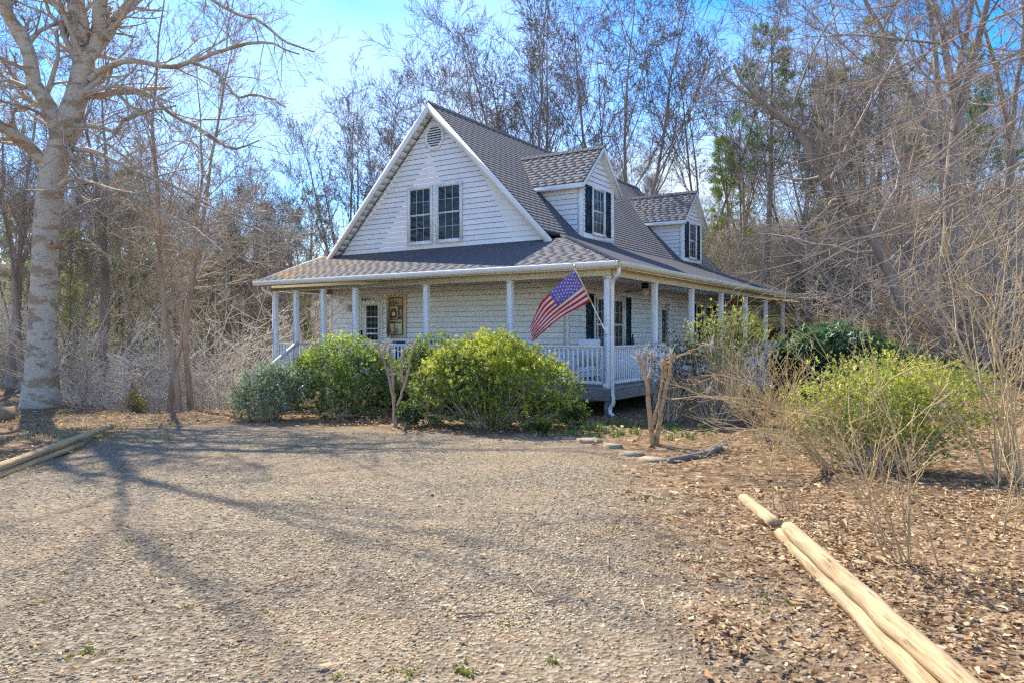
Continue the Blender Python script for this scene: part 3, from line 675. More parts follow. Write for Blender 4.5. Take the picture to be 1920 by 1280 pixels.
# dormers
ohd = .22
def dormer(y0, w, single):
    y1 = y0 + w; xf = -2.80; zb = ZA - SM * (xf - RX) - .06; zw = 5.70; ym = (y0 + y1) / 2; zr = 6.74; rise = (zr - zw)
    e_ = .25; sl = (zr - zw) / (w / 2)                              # dormer roof slope from wall line
    def roof_x(z): return RX + (ZA - z) / SM                        # x where the main roof reaches height z
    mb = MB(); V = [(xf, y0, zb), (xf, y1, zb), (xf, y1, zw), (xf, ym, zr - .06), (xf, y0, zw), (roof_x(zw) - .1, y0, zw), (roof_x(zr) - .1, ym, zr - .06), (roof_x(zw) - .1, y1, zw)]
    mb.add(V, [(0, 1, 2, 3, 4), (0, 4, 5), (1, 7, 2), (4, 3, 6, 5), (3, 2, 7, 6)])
    d = mb.build('dormer', M['seam_shade'], house)
    siding([(y0 + .1, zb + .1), (y1 - .1, zb + .1), (y1 - .1, zw), (ym, zr - .12), (y0 + .1, zw)], (xf, 0, 0), (0, 1, 0), (1, 0, 0), d)
    for yy, nn in ((y0, -1), (y1, 1)):
        xx = [(xf - .1, zb + .12), (xf - .1, zw), (roof_x(zw), zw)]
        siding([(q[0], q[1]) for q in xx], (0, yy, 0), (1, 0, 0), (0, nn, 0), d)
        mb = MB(); mb.bbox((xf - .09, min(yy, yy + nn * .028), zb + .1), (xf + .028, max(yy, yy + nn * .028), zw), .003); mb.bbox((xf, yy - .1 if nn > 0 else yy, zb + .06), (xf + .028, yy if nn > 0 else yy + .1, zw), .003); mb.build('corner_board', M['trim'], d)
    mb = MB(); mb.bbox((xf, y0 + .1, zb + .05), (xf + .035, y1 - .1, zb + .2), .004); mb.build('base_trim', M['trim'], d)
    # roof planes
    ds = math.sqrt(1 + sl * sl); ye = w / 2 + e_; zeave = zr - sl * ye
    for s_ in (-1, 1):
        uu = (1, 0, 0) if s_ < 0 else (-1, 0, 0); vv = (0, -s_ / ds, sl / ds); nn = (0, s_ * sl / ds, 1 / ds)
        xfr = xf + ohd; xb_e, xb_r = roof_x(zeave) - .0, roof_x(zr) - .0
        O = (0, ym + s_ * ye, zeave)
        if s_ < 0: poly = [(xb_e, 0), (xfr, 0), (xfr, ye * ds), (xb_r, ye * ds)]
        else: poly = [(-xfr, 0), (-xb_e, 0), (-xb_r, ye * ds), (-xfr, ye * ds)]
        pn = MB(); P_ = [np.array(O) + np.array(uu) * p[0] + np.array(vv) * p[1] for p in poly]; Q_ = [q - np.array(nn) * .06 for q in P_]
        pn.add(P_ + Q_, [(0, 1, 2, 3), (7, 6, 5, 4)] + [(k, 4 + k, 4 + (k + 1) % 4, (k + 1) % 4) for k in range(4)]); pn.build('roof_panel', M['under'], d)
        shingles(poly, O, uu, vv, nn, d, single=single if s_ < 0 else 0)
        # front rake board and eave fascia
        mb = MB(); a = np.array([xfr + .012, ym, zr - .02]); c = np.array([xfr + .012, ym + s_ * (ye + .02), zeave - .02 - sl * .02]); dz = np.array([0, 0, -.15]); dx = np.array([-.03, 0, 0])
        mb.add([a, c, c + dz, a + dz, a + dx, c + dx, c + dz + dx, a + dz + dx], [(0, 1, 2, 3), (4, 7, 6, 5), (0, 4, 5, 1), (3, 2, 6, 7), (1, 5, 6, 2), (0, 3, 7, 4)]); mb.build('rake_board', M['trim'], d)
        mb = MB(); yy = ym + s_ * ye; mb.bbox((roof_x(zeave) - .1, yy - .012, zeave - .14), (xfr - .02, yy + .012, zeave - .012), .003); mb.build('eave_fascia', M['trim'], d)
        mb = MB(); mb.add([(xf, ym, zr - .16), (xfr, ym, zr - .16), (xfr, yy, zeave - .14), (xf, yy, zeave - .14)], [(0, 1, 2, 3)]); mb.build('rake_soffit', M['trim'], d)
        mb = MB(); yw = y0 if s_ < 0 else y1; mb.add([(xfr, yw, zeave - .13), (xfr, yy, zeave - .13), (roof_x(zeave) - .1, yy, zeave - .13), (roof_x(zeave) - .1, yw, zeave - .13)], [(0, 1, 2, 3)]); mb.build('eave_soffit', M['trim'], d)
    mb = MB(); nk = 17
    for k in range(nk):
        x0 = roof_x(zr) + (xf + ohd - roof_x(zr)) * k / nk; x1 = x0 + (xf + ohd - roof_x(zr)) / nk * 1.1; g = rngH.uniform(.8, 1.15)
        for s_ in (-1, 1): mb.add([(x0, ym, zr + .018), (x1, ym, zr + .03), (x1, ym + s_ * .12, zr + .03 - .12 * sl), (x0, ym + s_ * .12, zr + .018 - .12 * sl)], [(0, 1, 2, 3)], (g, g, g))
    mb.build('ridge_cap', M['shingle'], d)
    window(d, (xf + .018, ym, zb + .20), (0, 1, 0), (1, 0, 0), .86, 1.40, 3, 2, frame=.06, deep=True)
    for yy in (ym - .43 - .21, ym + .43 + .21): shutter(d, (xf + .018, yy, zb + .20), (0, 1, 0), (1, 0, 0), .36, 1.38)
    return d
dormer(4.10, 2.13, 170); dormer(12.36, 2.13, 130)

# railings
balm = MB().bbox((-.018, -.018, .13), (.018, .018, .875), .003); bal_me = np_mesh('baluster', np.concatenate(balm.V), [np.array(v) for v in balm.F.values()]); bal_me.materials.append(M['white'])
hoff = np.array(off_of(house))
def railing(p0, p1, skip=False):
    p0 = np.array([*p0, 0.]); p1 = np.array([*p1, 0.]); t_ = (p1 - p0) / np.linalg.norm(p1 - p0); a = p0 + t_ * (pw + .002); c = p1 - t_ * (pw + .002); z = np.array([0, 0, 1.])
    mb = MB(); mb.obb(a + z * .905, c + z * .905, .095, .035); mb.obb(a + z * .870, c + z * .870, .04, .034); r = mb.build('railing', M['white'], house)
    mb = MB(); mb.obb(a + z * .11, c + z * .11, .042, .07); mb.build('bottom_rail', M['white'], r)
    ln = np.linalg.norm(c - a); k = int(ln / .118)
    for q in range(k):
        o = link('baluster', bal_me, None, r); o.location = Vector(a + t_ * ln * (q + .5) / k - hoff)
for k in (0, 2, 3, 4, 5): railing((FP[k], 0), (FP[k + 1], 0))
railing((XL, 0), (XL, YF - .06))
py = [0] + SPY
for k in range(7):
    if k == 3: continue
    railing((0, py[k]), (0, py[k + 1]))
for k, (a, c) in enumerate(((0, -2.54), (-2.54, -5.1), (-5.1, -7.6))): railing((a, YR), (c, YR))
# stairs
def stairs(side):
    """flight of steps with two sloping hand rails"""
    if side == 'front': c0, c1 = np.array([-9.93, -.10]), np.array([-8.92, -.10]); dn = np.array([0, -1.]); nm = 'front_steps'
    else: c0, c1 = np.array([.10, 8.30]), np.array([.10, 9.60]); dn = np.array([1., 0]); nm = 'side_steps'
    zg = gy(*(c0 + dn * 1.4)); ns = 4; rise = -zg / (ns + 1); rn = .29
    st = None
    for k in range(ns):
        a = c0 + dn * rn * k; c = c1 + dn * rn * (k + 1.08); z = -(k + 1) * rise
        x0, x1 = sorted((a[0], c[0])); y0, y1 = sorted((a[1], c[1])); mb = MB(); mb.bbox((x0, y0, z - .035), (x1, y1, z), .004)
        if st is None: st = mb.build(nm, M['deckwood'], house)
        else: mb.build('step', M['deckwood'], st)
    for cc in (c0, c1):
        tot = ns * rn + .1
        A = np.array([*cc, -.14]); B = np.array([*(cc + dn * tot), zg + .05]); mb = MB(); mb.obb(A, B, .04, .22); mb.build('stringer', M['white'], st)
        q0 = np.array([*(cc - dn * .1), .93]); q1 = np.array([*(cc + dn * (tot + .15)), .93 + zg * 1.05 - .02]); mb = MB(); mb.obb(q0, q1, .07, .09); mb.build('handrail', M['white'], st)
        mb = MB(); mb.obb(q0 - (0, 0, .74), q1 - (0, 0, .74), .04, .06); mb.build('bottom_rail', M['white'], st)
        mb = MB(); mb.bbox(tuple(np.array([*(cc + dn * tot), zg - .1]) - (.045, .045, 0)), tuple(np.array([*(cc + dn * tot), q1[2] + .02]) + (.045, .045, 0)), .005); mb.build('newel_post', M['white'], st)
        for k in range(10):
            t_ = (k + .7) / 10.7; q = q0 + (q1 - q0) * t_; mb = MB(); mb.bbox(tuple(q - (.017, .017, .74)), tuple(q + (.017, .017, -.02)), .003); mb.build('baluster', M['white'], st)
stairs('front'); stairs('side')

# things on the porch
def lantern(loc, nrm, label):
    x, y, z = loc; t_ = thing('wall_lantern', label, 'lamp', loc); nx_, ny_ = nrm
    MB().bbox((x - .05 - .0 * nx_, y - .05, z - .09), (x + .05, y + .05, z + .09), .01).build('back_plate', M['cream'], t_)
    cxx, cyy = x + nx_ * .10, y + ny_ * .10
    MB().prism([(cxx + .06 * math.cos(a), cyy + .06 * math.sin(a)) for a in np.linspace(0, 2 * math.pi, 7)[:-1]], z - .10, z + .07).build('glass', M['lampglass'], t_)
    MB().prism([(cxx + .075 * math.cos(a), cyy + .075 * math.sin(a)) for a in np.linspace(0, 2 * math.pi, 7)[:-1]], z + .07, z + .095).build('cap', M['cream'], t_)
lantern((-10.0, YF - .05, 1.98), (0, -1), 'small cream wall lantern on the siding left of the front door')
lantern((XR + .05, 8.15, 2.02), (1, 0), 'small cream wall lantern beside the side porch door')
# fan
fx, fy = -1.1, 4.71
fan = thing('ceiling_fan', 'dark brown ceiling fan hanging from the side porch ceiling', 'fan', (fx, fy, 2.60))
circ = lambda r, n_=14: [(fx + r * math.cos(a), fy + r * math.sin(a)) for a in np.linspace(0, 2 * math.pi, n_ + 1)[:-1]]
MB().prism(circ(.10), 2.44, 2.602).build('canopy', M['dark'], fan)
MB().prism(circ(.12), 2.33, 2.44).build('motor', M['cream'], fan)
MB().prism(circ(.07), 2.25, 2.33).build('light_kit', M['lampglass'], fan)
MB().tube([(fx, fy + .07, 2.28), (fx, fy + .07, 2.05)], .004, 5).build('pull_chain', M['brass'], fan)
for k in range(5):
    a = k * 2 * math.pi / 5 + .5; ca, sa = math.cos(a), math.sin(a); mb = MB()
    V = []
    for (r, hw) in ((.10, .03), (.20, .035), (.22, .065), (.60, .07), (.66, .05)):
        for s_ in (-1, 1): V.append((fx + ca * r - sa * hw * s_, fy + sa * r + ca * hw * s_, 2.375 + .012 * s_))
    top = np.array(V) + (0, 0, .008); mb.add(np.concatenate([V, top]), [(2*q, 2*q+2, 2*q+3, 2*q+1) for q in range(4)] + [(10+2*q, 10+2*q+1, 10+2*q+3, 10+2*q+2) for q in range(4)] + [(2*q, 10+2*q, 12+2*q, 2+2*q) for q in range(4)] + [(2*q+1, 3+2*q, 13+2*q, 11+2*q) for q in range(4)] + [(8, 18, 19, 9)])
    mb.build('blade', M['fanwood'], fan)
# salvaged-board art beside the door
ax0, ax1, az0, az1 = -8.45, -7.677, 1.05, 2.36; ay = YF - .03
art = thing('wall_art', 'tall weathered board panel with small framed pictures beside the front door', 'wall art', (ax0, ay, az0))
def pb(name, x0, x1, z0, z1, d0, d1, col, parent=art):
    return MB().bbox((x0, ay - d1, z0), (x1, ay - d0, z1), .004, col).build(name, M['paint'], parent)
bw, bh = ax1 - ax0, az1 - az0
pb('backboard', ax0, ax1, az0, az1, .0, .03, (.70, .60, .40))
R_ = lambda u0, u1, v0, v1: (ax0 + bw * u0, ax0 + bw * u1, az1 - bh * v1, az1 - bh * v0)
for u0, u1, v0, v1 in ((.13, .18, .07, .92), (.83, .88, .07, .92), (.13, .88, .06, .085), (.13, .88, .91, .93), (.18, .83, .245, .265), (.18, .83, .56, .58), (.18, .83, .63, .65), (.62, .655, .26, .56), (.36, .39, .08, .25), (.40, .43, .65, .91), (.655, .83, .345, .36), (.655, .83, .455, .47)):
    pb('frame_strip', *R_(u0, u1, v0, v1), .03, .045, (.24, .12, .05))
for u0, u1, v0, v1, c in ((.19, .35, .10, .23, (.45, .34, .19)), (.42, .80, .10, .23, (.62, .52, .33)), (.20, .60, .28, .55, (.50, .40, .24)), (.67, .82, .275, .335, (.30, .2, .1)), (.67, .82, .37, .445, (.6, .5, .32)), (.67, .82, .48, .55, (.32, .22, .12)), (.19, .82, .585, .625, (.68, .6, .42)), (.20, .38, .67, .89, (.66, .56, .36)), (.45, .80, .67, .89, (.70, .62, .44))):
    pb('picture', *R_(u0, u1, v0, v1), .03, .038, c)
gq = R_(.26, .54, .31, .53); cxa, cza = (gq[0] + gq[1]) / 2, (gq[2] + gq[3]) / 2
mb = MB(); arch = [(cxa - .10, cza - .14), (cxa + .10, cza - .14), (cxa + .11, cza + .02), (cxa + .07, cza + .11), (cxa, cza + .15), (cxa - .07, cza + .11), (cxa - .11, cza + .02)]
mb.add([(x, ay - .040, z) for x, z in arch] + [(x, ay - .048, z) for x, z in arch], [tuple(range(7, 14))] + [(k, (k + 1) % 7, 7 + (k + 1) % 7, 7 + k) for k in range(7)], (.17, .09, .04)); mb.build('arch', M['paint'], art)
for k in range(4):
    a = k * math.pi / 2 + .4; mb = MB(); px_, pz_ = cxa + .035 * math.cos(a), cza - .03 + .035 * math.sin(a)
    mb.add([(px_ + .035 * math.cos(t_), ay - .052, pz_ + .03 * math.sin(t_)) for t_ in np.linspace(0, 2 * math.pi, 9)[:-1]], [tuple(range(8))[::-1]], (.8, .76, .6)); mb.build('petal', M['paint'], art)
# blue folding chair pair behind the rail
def chair(x, y, rz, seat, frame, label, name='porch_chair', back_h=.95, group=None):
    t_ = thing(name, label, 'chair', (x, y, .002), group); t_.rotation_euler = (0, 0, rz)
    def part(nm, mb, m_):
        V = np.concatenate(mb.V); me = np_mesh(nm, V, [np.array(v) for v in mb.F.values()], np.concatenate(mb.C)); return link(nm, me, m_, t_)
    part('seat', MB().bbox((-.26, -.26, .40), (.26, .24, .44), .01), seat)
    mb = MB(); mb.obb((-.0, .25, .44), (0, .36, back_h), .50, .03, up=(0, 1, 0)); part('backrest', mb, seat)
    for sx_ in (-1, 1):
        part('leg', MB().obb((sx_ * .26, -.25, 0), (sx_ * .26, -.24, .64), .04, .04, up=(0, 1, 0)), frame); part('leg', MB().obb((sx_ * .26, .30, 0), (sx_ * .26, .22, .64), .04, .04, up=(0, 1, 0)), frame)
        part('armrest', MB().bbox((sx_ * .26 - .035, -.28, .64), (sx_ * .26 + .035, .30, .67), .008), frame)
    for k in range(5): part('slat', MB().obb((-.2 + k * .1, .232, .46), (-.2 + k * .1, .342, back_h + .01), .06, .014, up=(0, 1, 0)), frame)
    return t_
chair(-6.55, 1.0, math.pi * .95, M['blue'], M['blue'], 'blue porch chair behind the rail nearer the front door', back_h=.98)
chair(-5.75, 1.0, math.pi * 1.04, M['blue'], M['blue'], 'blue porch chair behind the rail farther from the front door', back_h=.98)
# white rocking chair behind the rail near the corner post
t_ = chair(-1.05, 1.1, math.radians(215), M['white'], M['white'], 'white wooden rocking chair behind the rail beside the corner post', 'rocking_chair', 1.02)
for sx_ in (-1, 1):
    arc = [(sx_ * .26, -.45 + k * .1, .035 + .14 * ((k - 4.5) / 4.5) ** 2 * .6) for k in range(10)]
    mb = MB(); [mb.obb(arc[k], arc[k + 1], .035, .045) for k in range(9)]; me = np_mesh('rocker', np.concatenate(mb.V), [np.array(v) for v in mb.F.values()]); link('rocker', me, M['white'], t_)
t_.location.z = .03
# dark bottle standing on the side rail
bx_, by_ = 0.0, 1.35; prof = [(.0, .0), (.035, .0), (.038, .02), (.038, .13), (.015, .18), (.014, .23), (.018, .232), (.018, .25), (0, .25)]
mb = MB(); th = np.linspace(0, 2 * math.pi, 11)[:-1]; V = [(bx_ + r * math.cos(a), by_ + r * math.sin(a), .923 + z) for r, z in prof for a in th]
mb.add(V, [(q * 10 + k, q * 10 + (k + 1) % 10, q * 10 + 10 + (k + 1) % 10, q * 10 + 10 + k) for q in range(len(prof) - 1) for k in range(10)])
o = mb.build('bottle', M['dark'], None, True); rehome(o, (bx_, by_, .923)); tag(o, 'small dark bottle standing on the side porch rail', 'bottle')
# hanging hooks under the front beam ceiling
for k, (hx, lab) in enumerate(((-7.9, 'small metal plant hook under the beam above the board art'), (-4.35, 'small metal plant hook under the beam left of the flag'))):
    pts = [(hx, .3, 2.60), (hx, .3, 2.50)] + [(hx + .03 * math.sin(a), .3, 2.46 + .04 * math.cos(a)) for a in np.linspace(0, 4.2, 8)]
    o = MB().tube(pts, .006, 5).build('plant_hook', M['dark'], None, True); rehome(o, (hx, .3, 2.6)); tag(o, lab, 'hook')

# ------------------------------------------------------------------ flag on the corner post
flag = thing('flag', 'american stars and stripes flag on an angled pole bracketed to the corner porch post', 'flag', (0.0, -.07, 1.25))
pb0 = np.array([-.02, -.085, 1.25]); pt = aty(1079, 506, -.62); pd = pt - pb0
MB().tube([pb0, pb0 + pd * .45], [.012, .012], 8).build('pole', M['white'], flag, True)
MB().tube([pb0 + pd * .44, pb0 + pd * 1.03], [.016, .015], 8).build('pole_sleeve', M['palewood'], flag, True)
MB().bbox((-.05, -.095, 1.16), (.05, -.068, 1.32), .006).tube([pb0 - pd * .02, pb0 + pd * .09], [.02, .019], 8).build('bracket', M['white'], flag)
fp = pb0 + pd * 1.03; mb = MB(); s8 = np.linspace(0, math.pi, 6)
mb.tube([fp + np.array([0, 0, .035 - .035 * math.cos(a)]) for a in s8], [.002 + .03 * math.sin(a) for a in s8], 8)
mb.add([fp + np.array(q) for q in ((0, 0, .05), (-.09, .0, .11), (-.06, .01, .06), (.09, -.02, .11), (.06, -.01, .06), (0, 0, .12), (-.02, -.04, .135), (0, -.01, .09))], [(0, 1, 2), (0, 4, 3), (0, 2, 1), (0, 3, 4), (0, 5, 6), (0, 6, 5), (7, 5, 6)])
mb.build('finial', M['brass'], flag)
# cloth: hoist along the pole, top edge and bottom edge traced, sags and waves out of plane
def catm(P, t_):
    P = np.array(P, float); x = t_ * (len(P) - 1); i_ = np.minimum(x.astype(int), len(P) - 2); f = (x - i_)[:, None]
    Q = np.concatenate([2 * P[:1] - P[1:2], P, 2 * P[-1:] - P[-2:-1]]); a, b2, c, d = Q[i_], Q[i_ + 1], Q[i_ + 2], Q[i_ + 3]
    return .5 * (2 * b2 + (c - a) * f + (2 * a - 5 * b2 + 4 * c - d) * f**2 + (3 * b2 - a - 3 * c + d) * f**3)
NU, NV = 60, 52
tu = np.linspace(0, 1, NU + 1); ct = catm([(1077.5, 507), (1056, 525), (1032, 549), (1014, 568), (1003, 592), (993, 615)], tu); cbm = catm([(1108, 564.5), (1084, 578), (1059, 591), (1037, 607), (1016, 625), (998, 641)], tu)
grid = np.empty((NU + 1, NV + 1, 3))
for j in range(NV + 1):
    s_ = j / NV; uv = ct * (1 - s_) + cbm * s_; bulge = np.sin(math.pi * s_) * np.sin(math.pi * tu) * 3
    for k in range(NU + 1):
        hy = pb0[1] + pd[1] * (1.0 - .60 * s_)
        yy = hy - .10 * tu[k] + tu[k] ** .7 * (.055 * math.sin(9 * tu[k] + 5.0 * s_) + .03 * math.sin(21 * s_ + 6 * tu[k] + 1.) * (.25 + tu[k]))
        grid[k, j] = aty(uv[k, 0] + bulge[k] * .4, uv[k, 1] + bulge[k], yy)
idx = np.arange((NU + 1) * (NV + 1)).reshape(NU + 1, NV + 1)
FV, FF, FC = [], [], []; n0 = 0
RED, WHI, BLU = (.70, .02, .06), (.86, .85, .83), (.19, .14, .52)
cu = int(NU * .42)
for st_ in range(13):
    j0, j1 = st_ * 4, st_ * 4 + 4; k0 = cu if st_ < 7 else 0
    sub = grid[k0:, j0:j1 + 1]; a, c = sub.shape[:2]; ii = np.arange(a * c).reshape(a, c) + n0
    FV.append(sub.reshape(-1, 3)); FF.append(np.stack([ii[:-1, :-1], ii[1:, :-1], ii[1:, 1:], ii[:-1, 1:]], -1).reshape(-1, 4)); FC.append(np.tile(RED if st_ % 2 == 0 else WHI, (a * c, 1))); n0 += a * c
sub = grid[:cu + 1, :29]; a, c = sub.shape[:2]; ii = np.arange(a * c).reshape(a, c) + n0
FV.append(sub.reshape(-1, 3)); FF.append(np.stack([ii[:-1, :-1], ii[1:, :-1], ii[1:, 1:], ii[:-1, 1:]], -1).reshape(-1, 4)); FC.append(np.tile(BLU, (a * c, 1)))
fme = np_mesh('cloth', np.concatenate(FV) - np.array(flag.location), [np.concatenate(FF)], np.concatenate(FC), True)
link('cloth', fme, M['cloth'], flag)
mb = MB()
for r in range(9):
    for c in range(11):
        if (r + c) % 2: continue
        k = (c + 1) / 12 * cu; j = (r + 1) / 10 * 28; ki, ji = int(k), int(j); p = grid[ki, ji]; du = unit(grid[ki + 1, ji] - p); dv = unit(grid[ki, ji + 1] - p); nn = np.cross(du, dv)
        for sg in (-1, 1):
            star = [p + nn * sg * .003 + (du * math.sin(q * math.pi / 5) - dv * math.cos(q * math.pi / 5)) * (.026 if q % 2 == 0 else .0105) for q in range(10)]
            mb.add(star, [tuple(range(10))], WHI)
mb.build('stars', M['cloth'], flag)

# ------------------------------------------------------------------ trees
def spot(u, D):
    d = ray(u, HOR); return CAM[0] + d[0] * D, CAM[1] + d[1] * D
def tree_variant(seed, H, r0, stems, split, ang=36, rmin=.007, spread=.28, up=.12, per=(9, 6, 6, 5), lr=(.40, .5, .5, .5), t0=.15):
    rng = np.random.default_rng(seed); T = Tree()
    P, Rr = grow(rng, np.array([[0, 0, -.4]]), np.array([[0, 0, 1.]]), np.array([H * split]), np.array([r0]), 8, .045, .05, .72)
    fl = np.ones(8); fl[0] = 1.45; fl[1] = 1.08; Rr = Rr * fl; T.put(P, Rr, 8)
    a = rng.uniform(0, 6.28) + np.arange(stems) * 2 * math.pi / stems
    sp_ = spread * rng.uniform(.5, 1.3, stems) if stems > 1 else np.array([.05])
    d = np.stack([np.cos(a) * sp_, np.sin(a) * sp_, np.ones(stems)], -1)
    S, Sr = grow(rng, np.repeat(P[:, -1] - np.array([[0, 0, .15]]), stems, 0), d, H * (1 - split) * rng.uniform(.8, 1.08, stems), np.full(stems, r0 * .72 * (.72 if stems > 1 else 1.)), 10, .07, .06, .12, rmin)
    T.put(S, Sr, 6)
    if t0 < 0 or stems == 1:
        P2 = np.concatenate([P[:, ::1][:, :8]], 0)
    lv = [dict(per=per[0], t0=max(t0, .05), ang=(ang, 9), lr=lr[0], rr=.5, n=6, wander=.11, up=up, taper=.25, rmin=rmin, sides=4),
          dict(per=per[1], t0=.2, ang=(40, 12), lr=lr[1], rr=.55, n=4, wander=.13, up=up * .8, rmin=rmin, sides=3),
          dict(per=per[2], t0=.2, ang=(42, 12), lr=lr[2], rr=.6, n=4, wander=.15, up=up * .6, rmin=rmin, sides=3),
          dict(per=per[3], t0=.2, ang=(42, 14), lr=lr[3], rr=.7, n=3, wander=.15, up=.06, rmin=rmin, sides=3)]
    T.branchlets(rng, S, Sr, lv)
    return T.mesh('trunk', 'wood'), T.mesh('crown', 'twig')
def pine_mesh(seed, H, r0, clear=.35, dens=46, green=(.20, .28, .08)):
    rng = np.random.default_rng(seed); T = Tree()
    P, Rr = grow(rng, np.array([[0, 0, -.4]]), np.array([[0, 0, 1.]]), np.array([H]), np.array([r0]), 10, .02, .05, .12); T.put(P, Rr, 7)
    b, d, ln, r = kids(rng, P, Rr, dens, clear, .99, (78, 10), .17, .2, .30)
    tt = (b[:, 2] / H - clear) / (1 - clear); ln = ln * (1.25 - .9 * np.clip(tt, 0, 1)) * 1.1
    B, Br = grow(rng, b, d, ln, r, 5, .1, .05, .3, .008); T.put(B, Br, 4)
    b, d, ln, r = kids(rng, B, Br, 7, .25, 1., (48, 12), .42, .2, .6, .6); C_, Cr = grow(rng, b, d, ln, r, 3, .1, .08, .4, .006); T.put(C_, Cr, 3)
    tips = np.concatenate([C_[:, -1], C_[:, 1], B[:, -1]]); dirs = np.concatenate([unit(C_[:, -1] - C_[:, 0])] * 2 + [unit(B[:, -1] - B[:, -2])])
    k = 11; m = len(tips); dn = unit(np.repeat(dirs, k, 0) * .7 + rng.normal(0, .55, (m * k, 3)) + np.array([0, 0, .15])); o = np.repeat(tips, k, 0) + rng.normal(0, .06, (m * k, 3))
    L_ = rng.uniform(.16, .34, (m * k, 1)); sd = unit(np.cross(dn, rng.normal(0, 1, (m * k, 3)))) * .022
    V = np.stack([o - sd, o + sd, o + dn * L_], 1).reshape(-1, 3); F = np.arange(m * k * 3).reshape(-1, 3)
    g = rng.uniform(.55, 1.5, (m, 1)) * np.array([green]) * (1 + rng.normal(0, .12, (m, 3))); col = np.repeat(np.repeat(g, k, 0), 3, 0)
    return T.mesh('trunk', 'wood'), np_mesh('needles', V, [F], col.clip(0, 1))
VAR = {}
VAR['poplar1'] = tree_variant(11, 21, .24, 4, .22, 33, rmin=.010, per=(10, 6, 6, 5))
VAR['poplar2'] = tree_variant(12, 22, .27, 5, .28, 30, spread=.22, rmin=.010)
VAR['poplar3'] = tree_variant(13, 19, .20, 3, .18, 36, spread=.3, up=.15, rmin=.010, per=(12, 6, 6, 5))
VAR['oak1'] = tree_variant(21, 18, .25, 2, .42, 55, spread=.3, up=.05, per=(11, 6, 6, 5), lr=(.46, .52, .5, .5))
VAR['oak2'] = tree_variant(22, 17, .22, 3, .35, 52, spread=.45, up=.06, lr=(.48, .52, .5, .5))
VAR['thin1'] = tree_variant(31, 14, .11, 1, .25, 50, up=.08, per=(20, 5, 5, 4), lr=(.22, .5, .5, .5), rmin=.006, t0=.1)
VAR['thin2'] = tree_variant(32, 12, .09, 2, .20, 48, up=.08, per=(14, 5, 5, 4), lr=(.30, .5, .5, .5), rmin=.006, t0=.05)
VAR['pine1'] = pine_mesh(41, 15, .20, .25, 60); VAR['pine2'] = pine_mesh(42, 17, .24, .45, 48, (.22, .31, .09)); VAR['pine3'] = pine_mesh(43, 11, .13, .10, 54, (.36, .42, .11))
for k_, (a, c) in VAR.items():
    a.materials.append(M['redbark'] if k_ in ('thin1',) else M['bark']); c.materials.append(M['needle'] if 'pine' in k_ else M['brush'] if 'thin' in k_ else M['twigdark'] if 'poplar' in k_ else M['twig'])
rngT = np.random.default_rng(77)
def plant_tree(var, u, D, sc, label, group=None, lean=None, name='bare_tree', rz=None):
    x, y = spot(u, D); t_ = thing(name, label, 'tree', on(x, y), group); s_ = sc * rngT.uniform(.97, 1.03); t_.scale = (s_, s_, s_)
    t_.rotation_euler = (lean[0] if lean else rngT.normal(0, .02), lean[1] if lean else rngT.normal(0, .02), rngT.uniform(0, 6.28) if rz is None else rz)
    a, c = VAR[var]; link('trunk', a, None, t_); link('crown', c, None, t_); return t_
# tall trees behind the roof
behind = [('poplar1', 748, 42, .93, 'dense many-stemmed bare tree rising behind the gable peak'), ('poplar2', 985, 44, 1.07, 'tall upright bare tree behind the ridge left of the near dormer'),
    ('poplar3', 1190, 43, 1.26, 'tallest spreading bare tree rising between the two dormers'), ('poplar1', 880, 52, 1.02, 'fainter bare tree behind the ridge between the two tall ones'),
    ('poplar3', 1310, 48, .95, 'slim bare tree just right of the far dormer'), ('poplar2', 640, 50, .86, 'bare tree standing behind the left rake of the gable'),
    ('oak2', 560, 46, .74, 'low wide bare tree behind the left end of the porch roof'), ('poplar3', 1090, 56, 1.12, 'distant bare tree behind the near dormer peak')]
for v, u, D, s_, lab in behind: plant_tree(v, u, D, s_, lab)
left_w = [('oak1', 186, 31, .92, 'dark straight trunk in the woods just right of the pale beech'), ('thin1', 243, 34, 1.05, 'thin grey tree in the woods between the beech and the three clustered trunks'), ('poplar3', 425, 37, .72, 'bare tree in the woods right of the three clustered trunks'),
    ('thin2', 500, 33, .9, 'forked slender tree in the woods near the porch steps'), ('oak2', 20, 30, .9, 'dark bare tree at the far left edge of the woods'), ('oak1', 130, 40, .8, 'bare tree seen behind the beech trunk'), ('poplar2', 300, 45, .62, 'bare tree well behind the three clustered trunks'), ('thin1', 380, 30, .95, 'thin tree just right of the three clustered trunks'), ('poplar1', 470, 48, .66, 'far bare tree left of the porch roof corner'), ('thin2', 90, 44, 1.1, 'forked thin tree left of the dark straight trunk')]
for v, u, D, s_, lab in left_w: plant_tree(v, u, D, s_, lab)
for (u, D, s_, lab) in ((316, 22.8, .92, 'leftmost of the three clustered brown trunks at the edge of the drive'), (337, 22.3, 1.0, 'middle one of the three clustered brown trunks at the edge of the drive'), (358, 23.2, .95, 'rightmost of the three clustered brown trunks at the edge of the drive')):
    plant_tree('thin1', u, D, s_, lab, 'three clustered trunks by the drive')
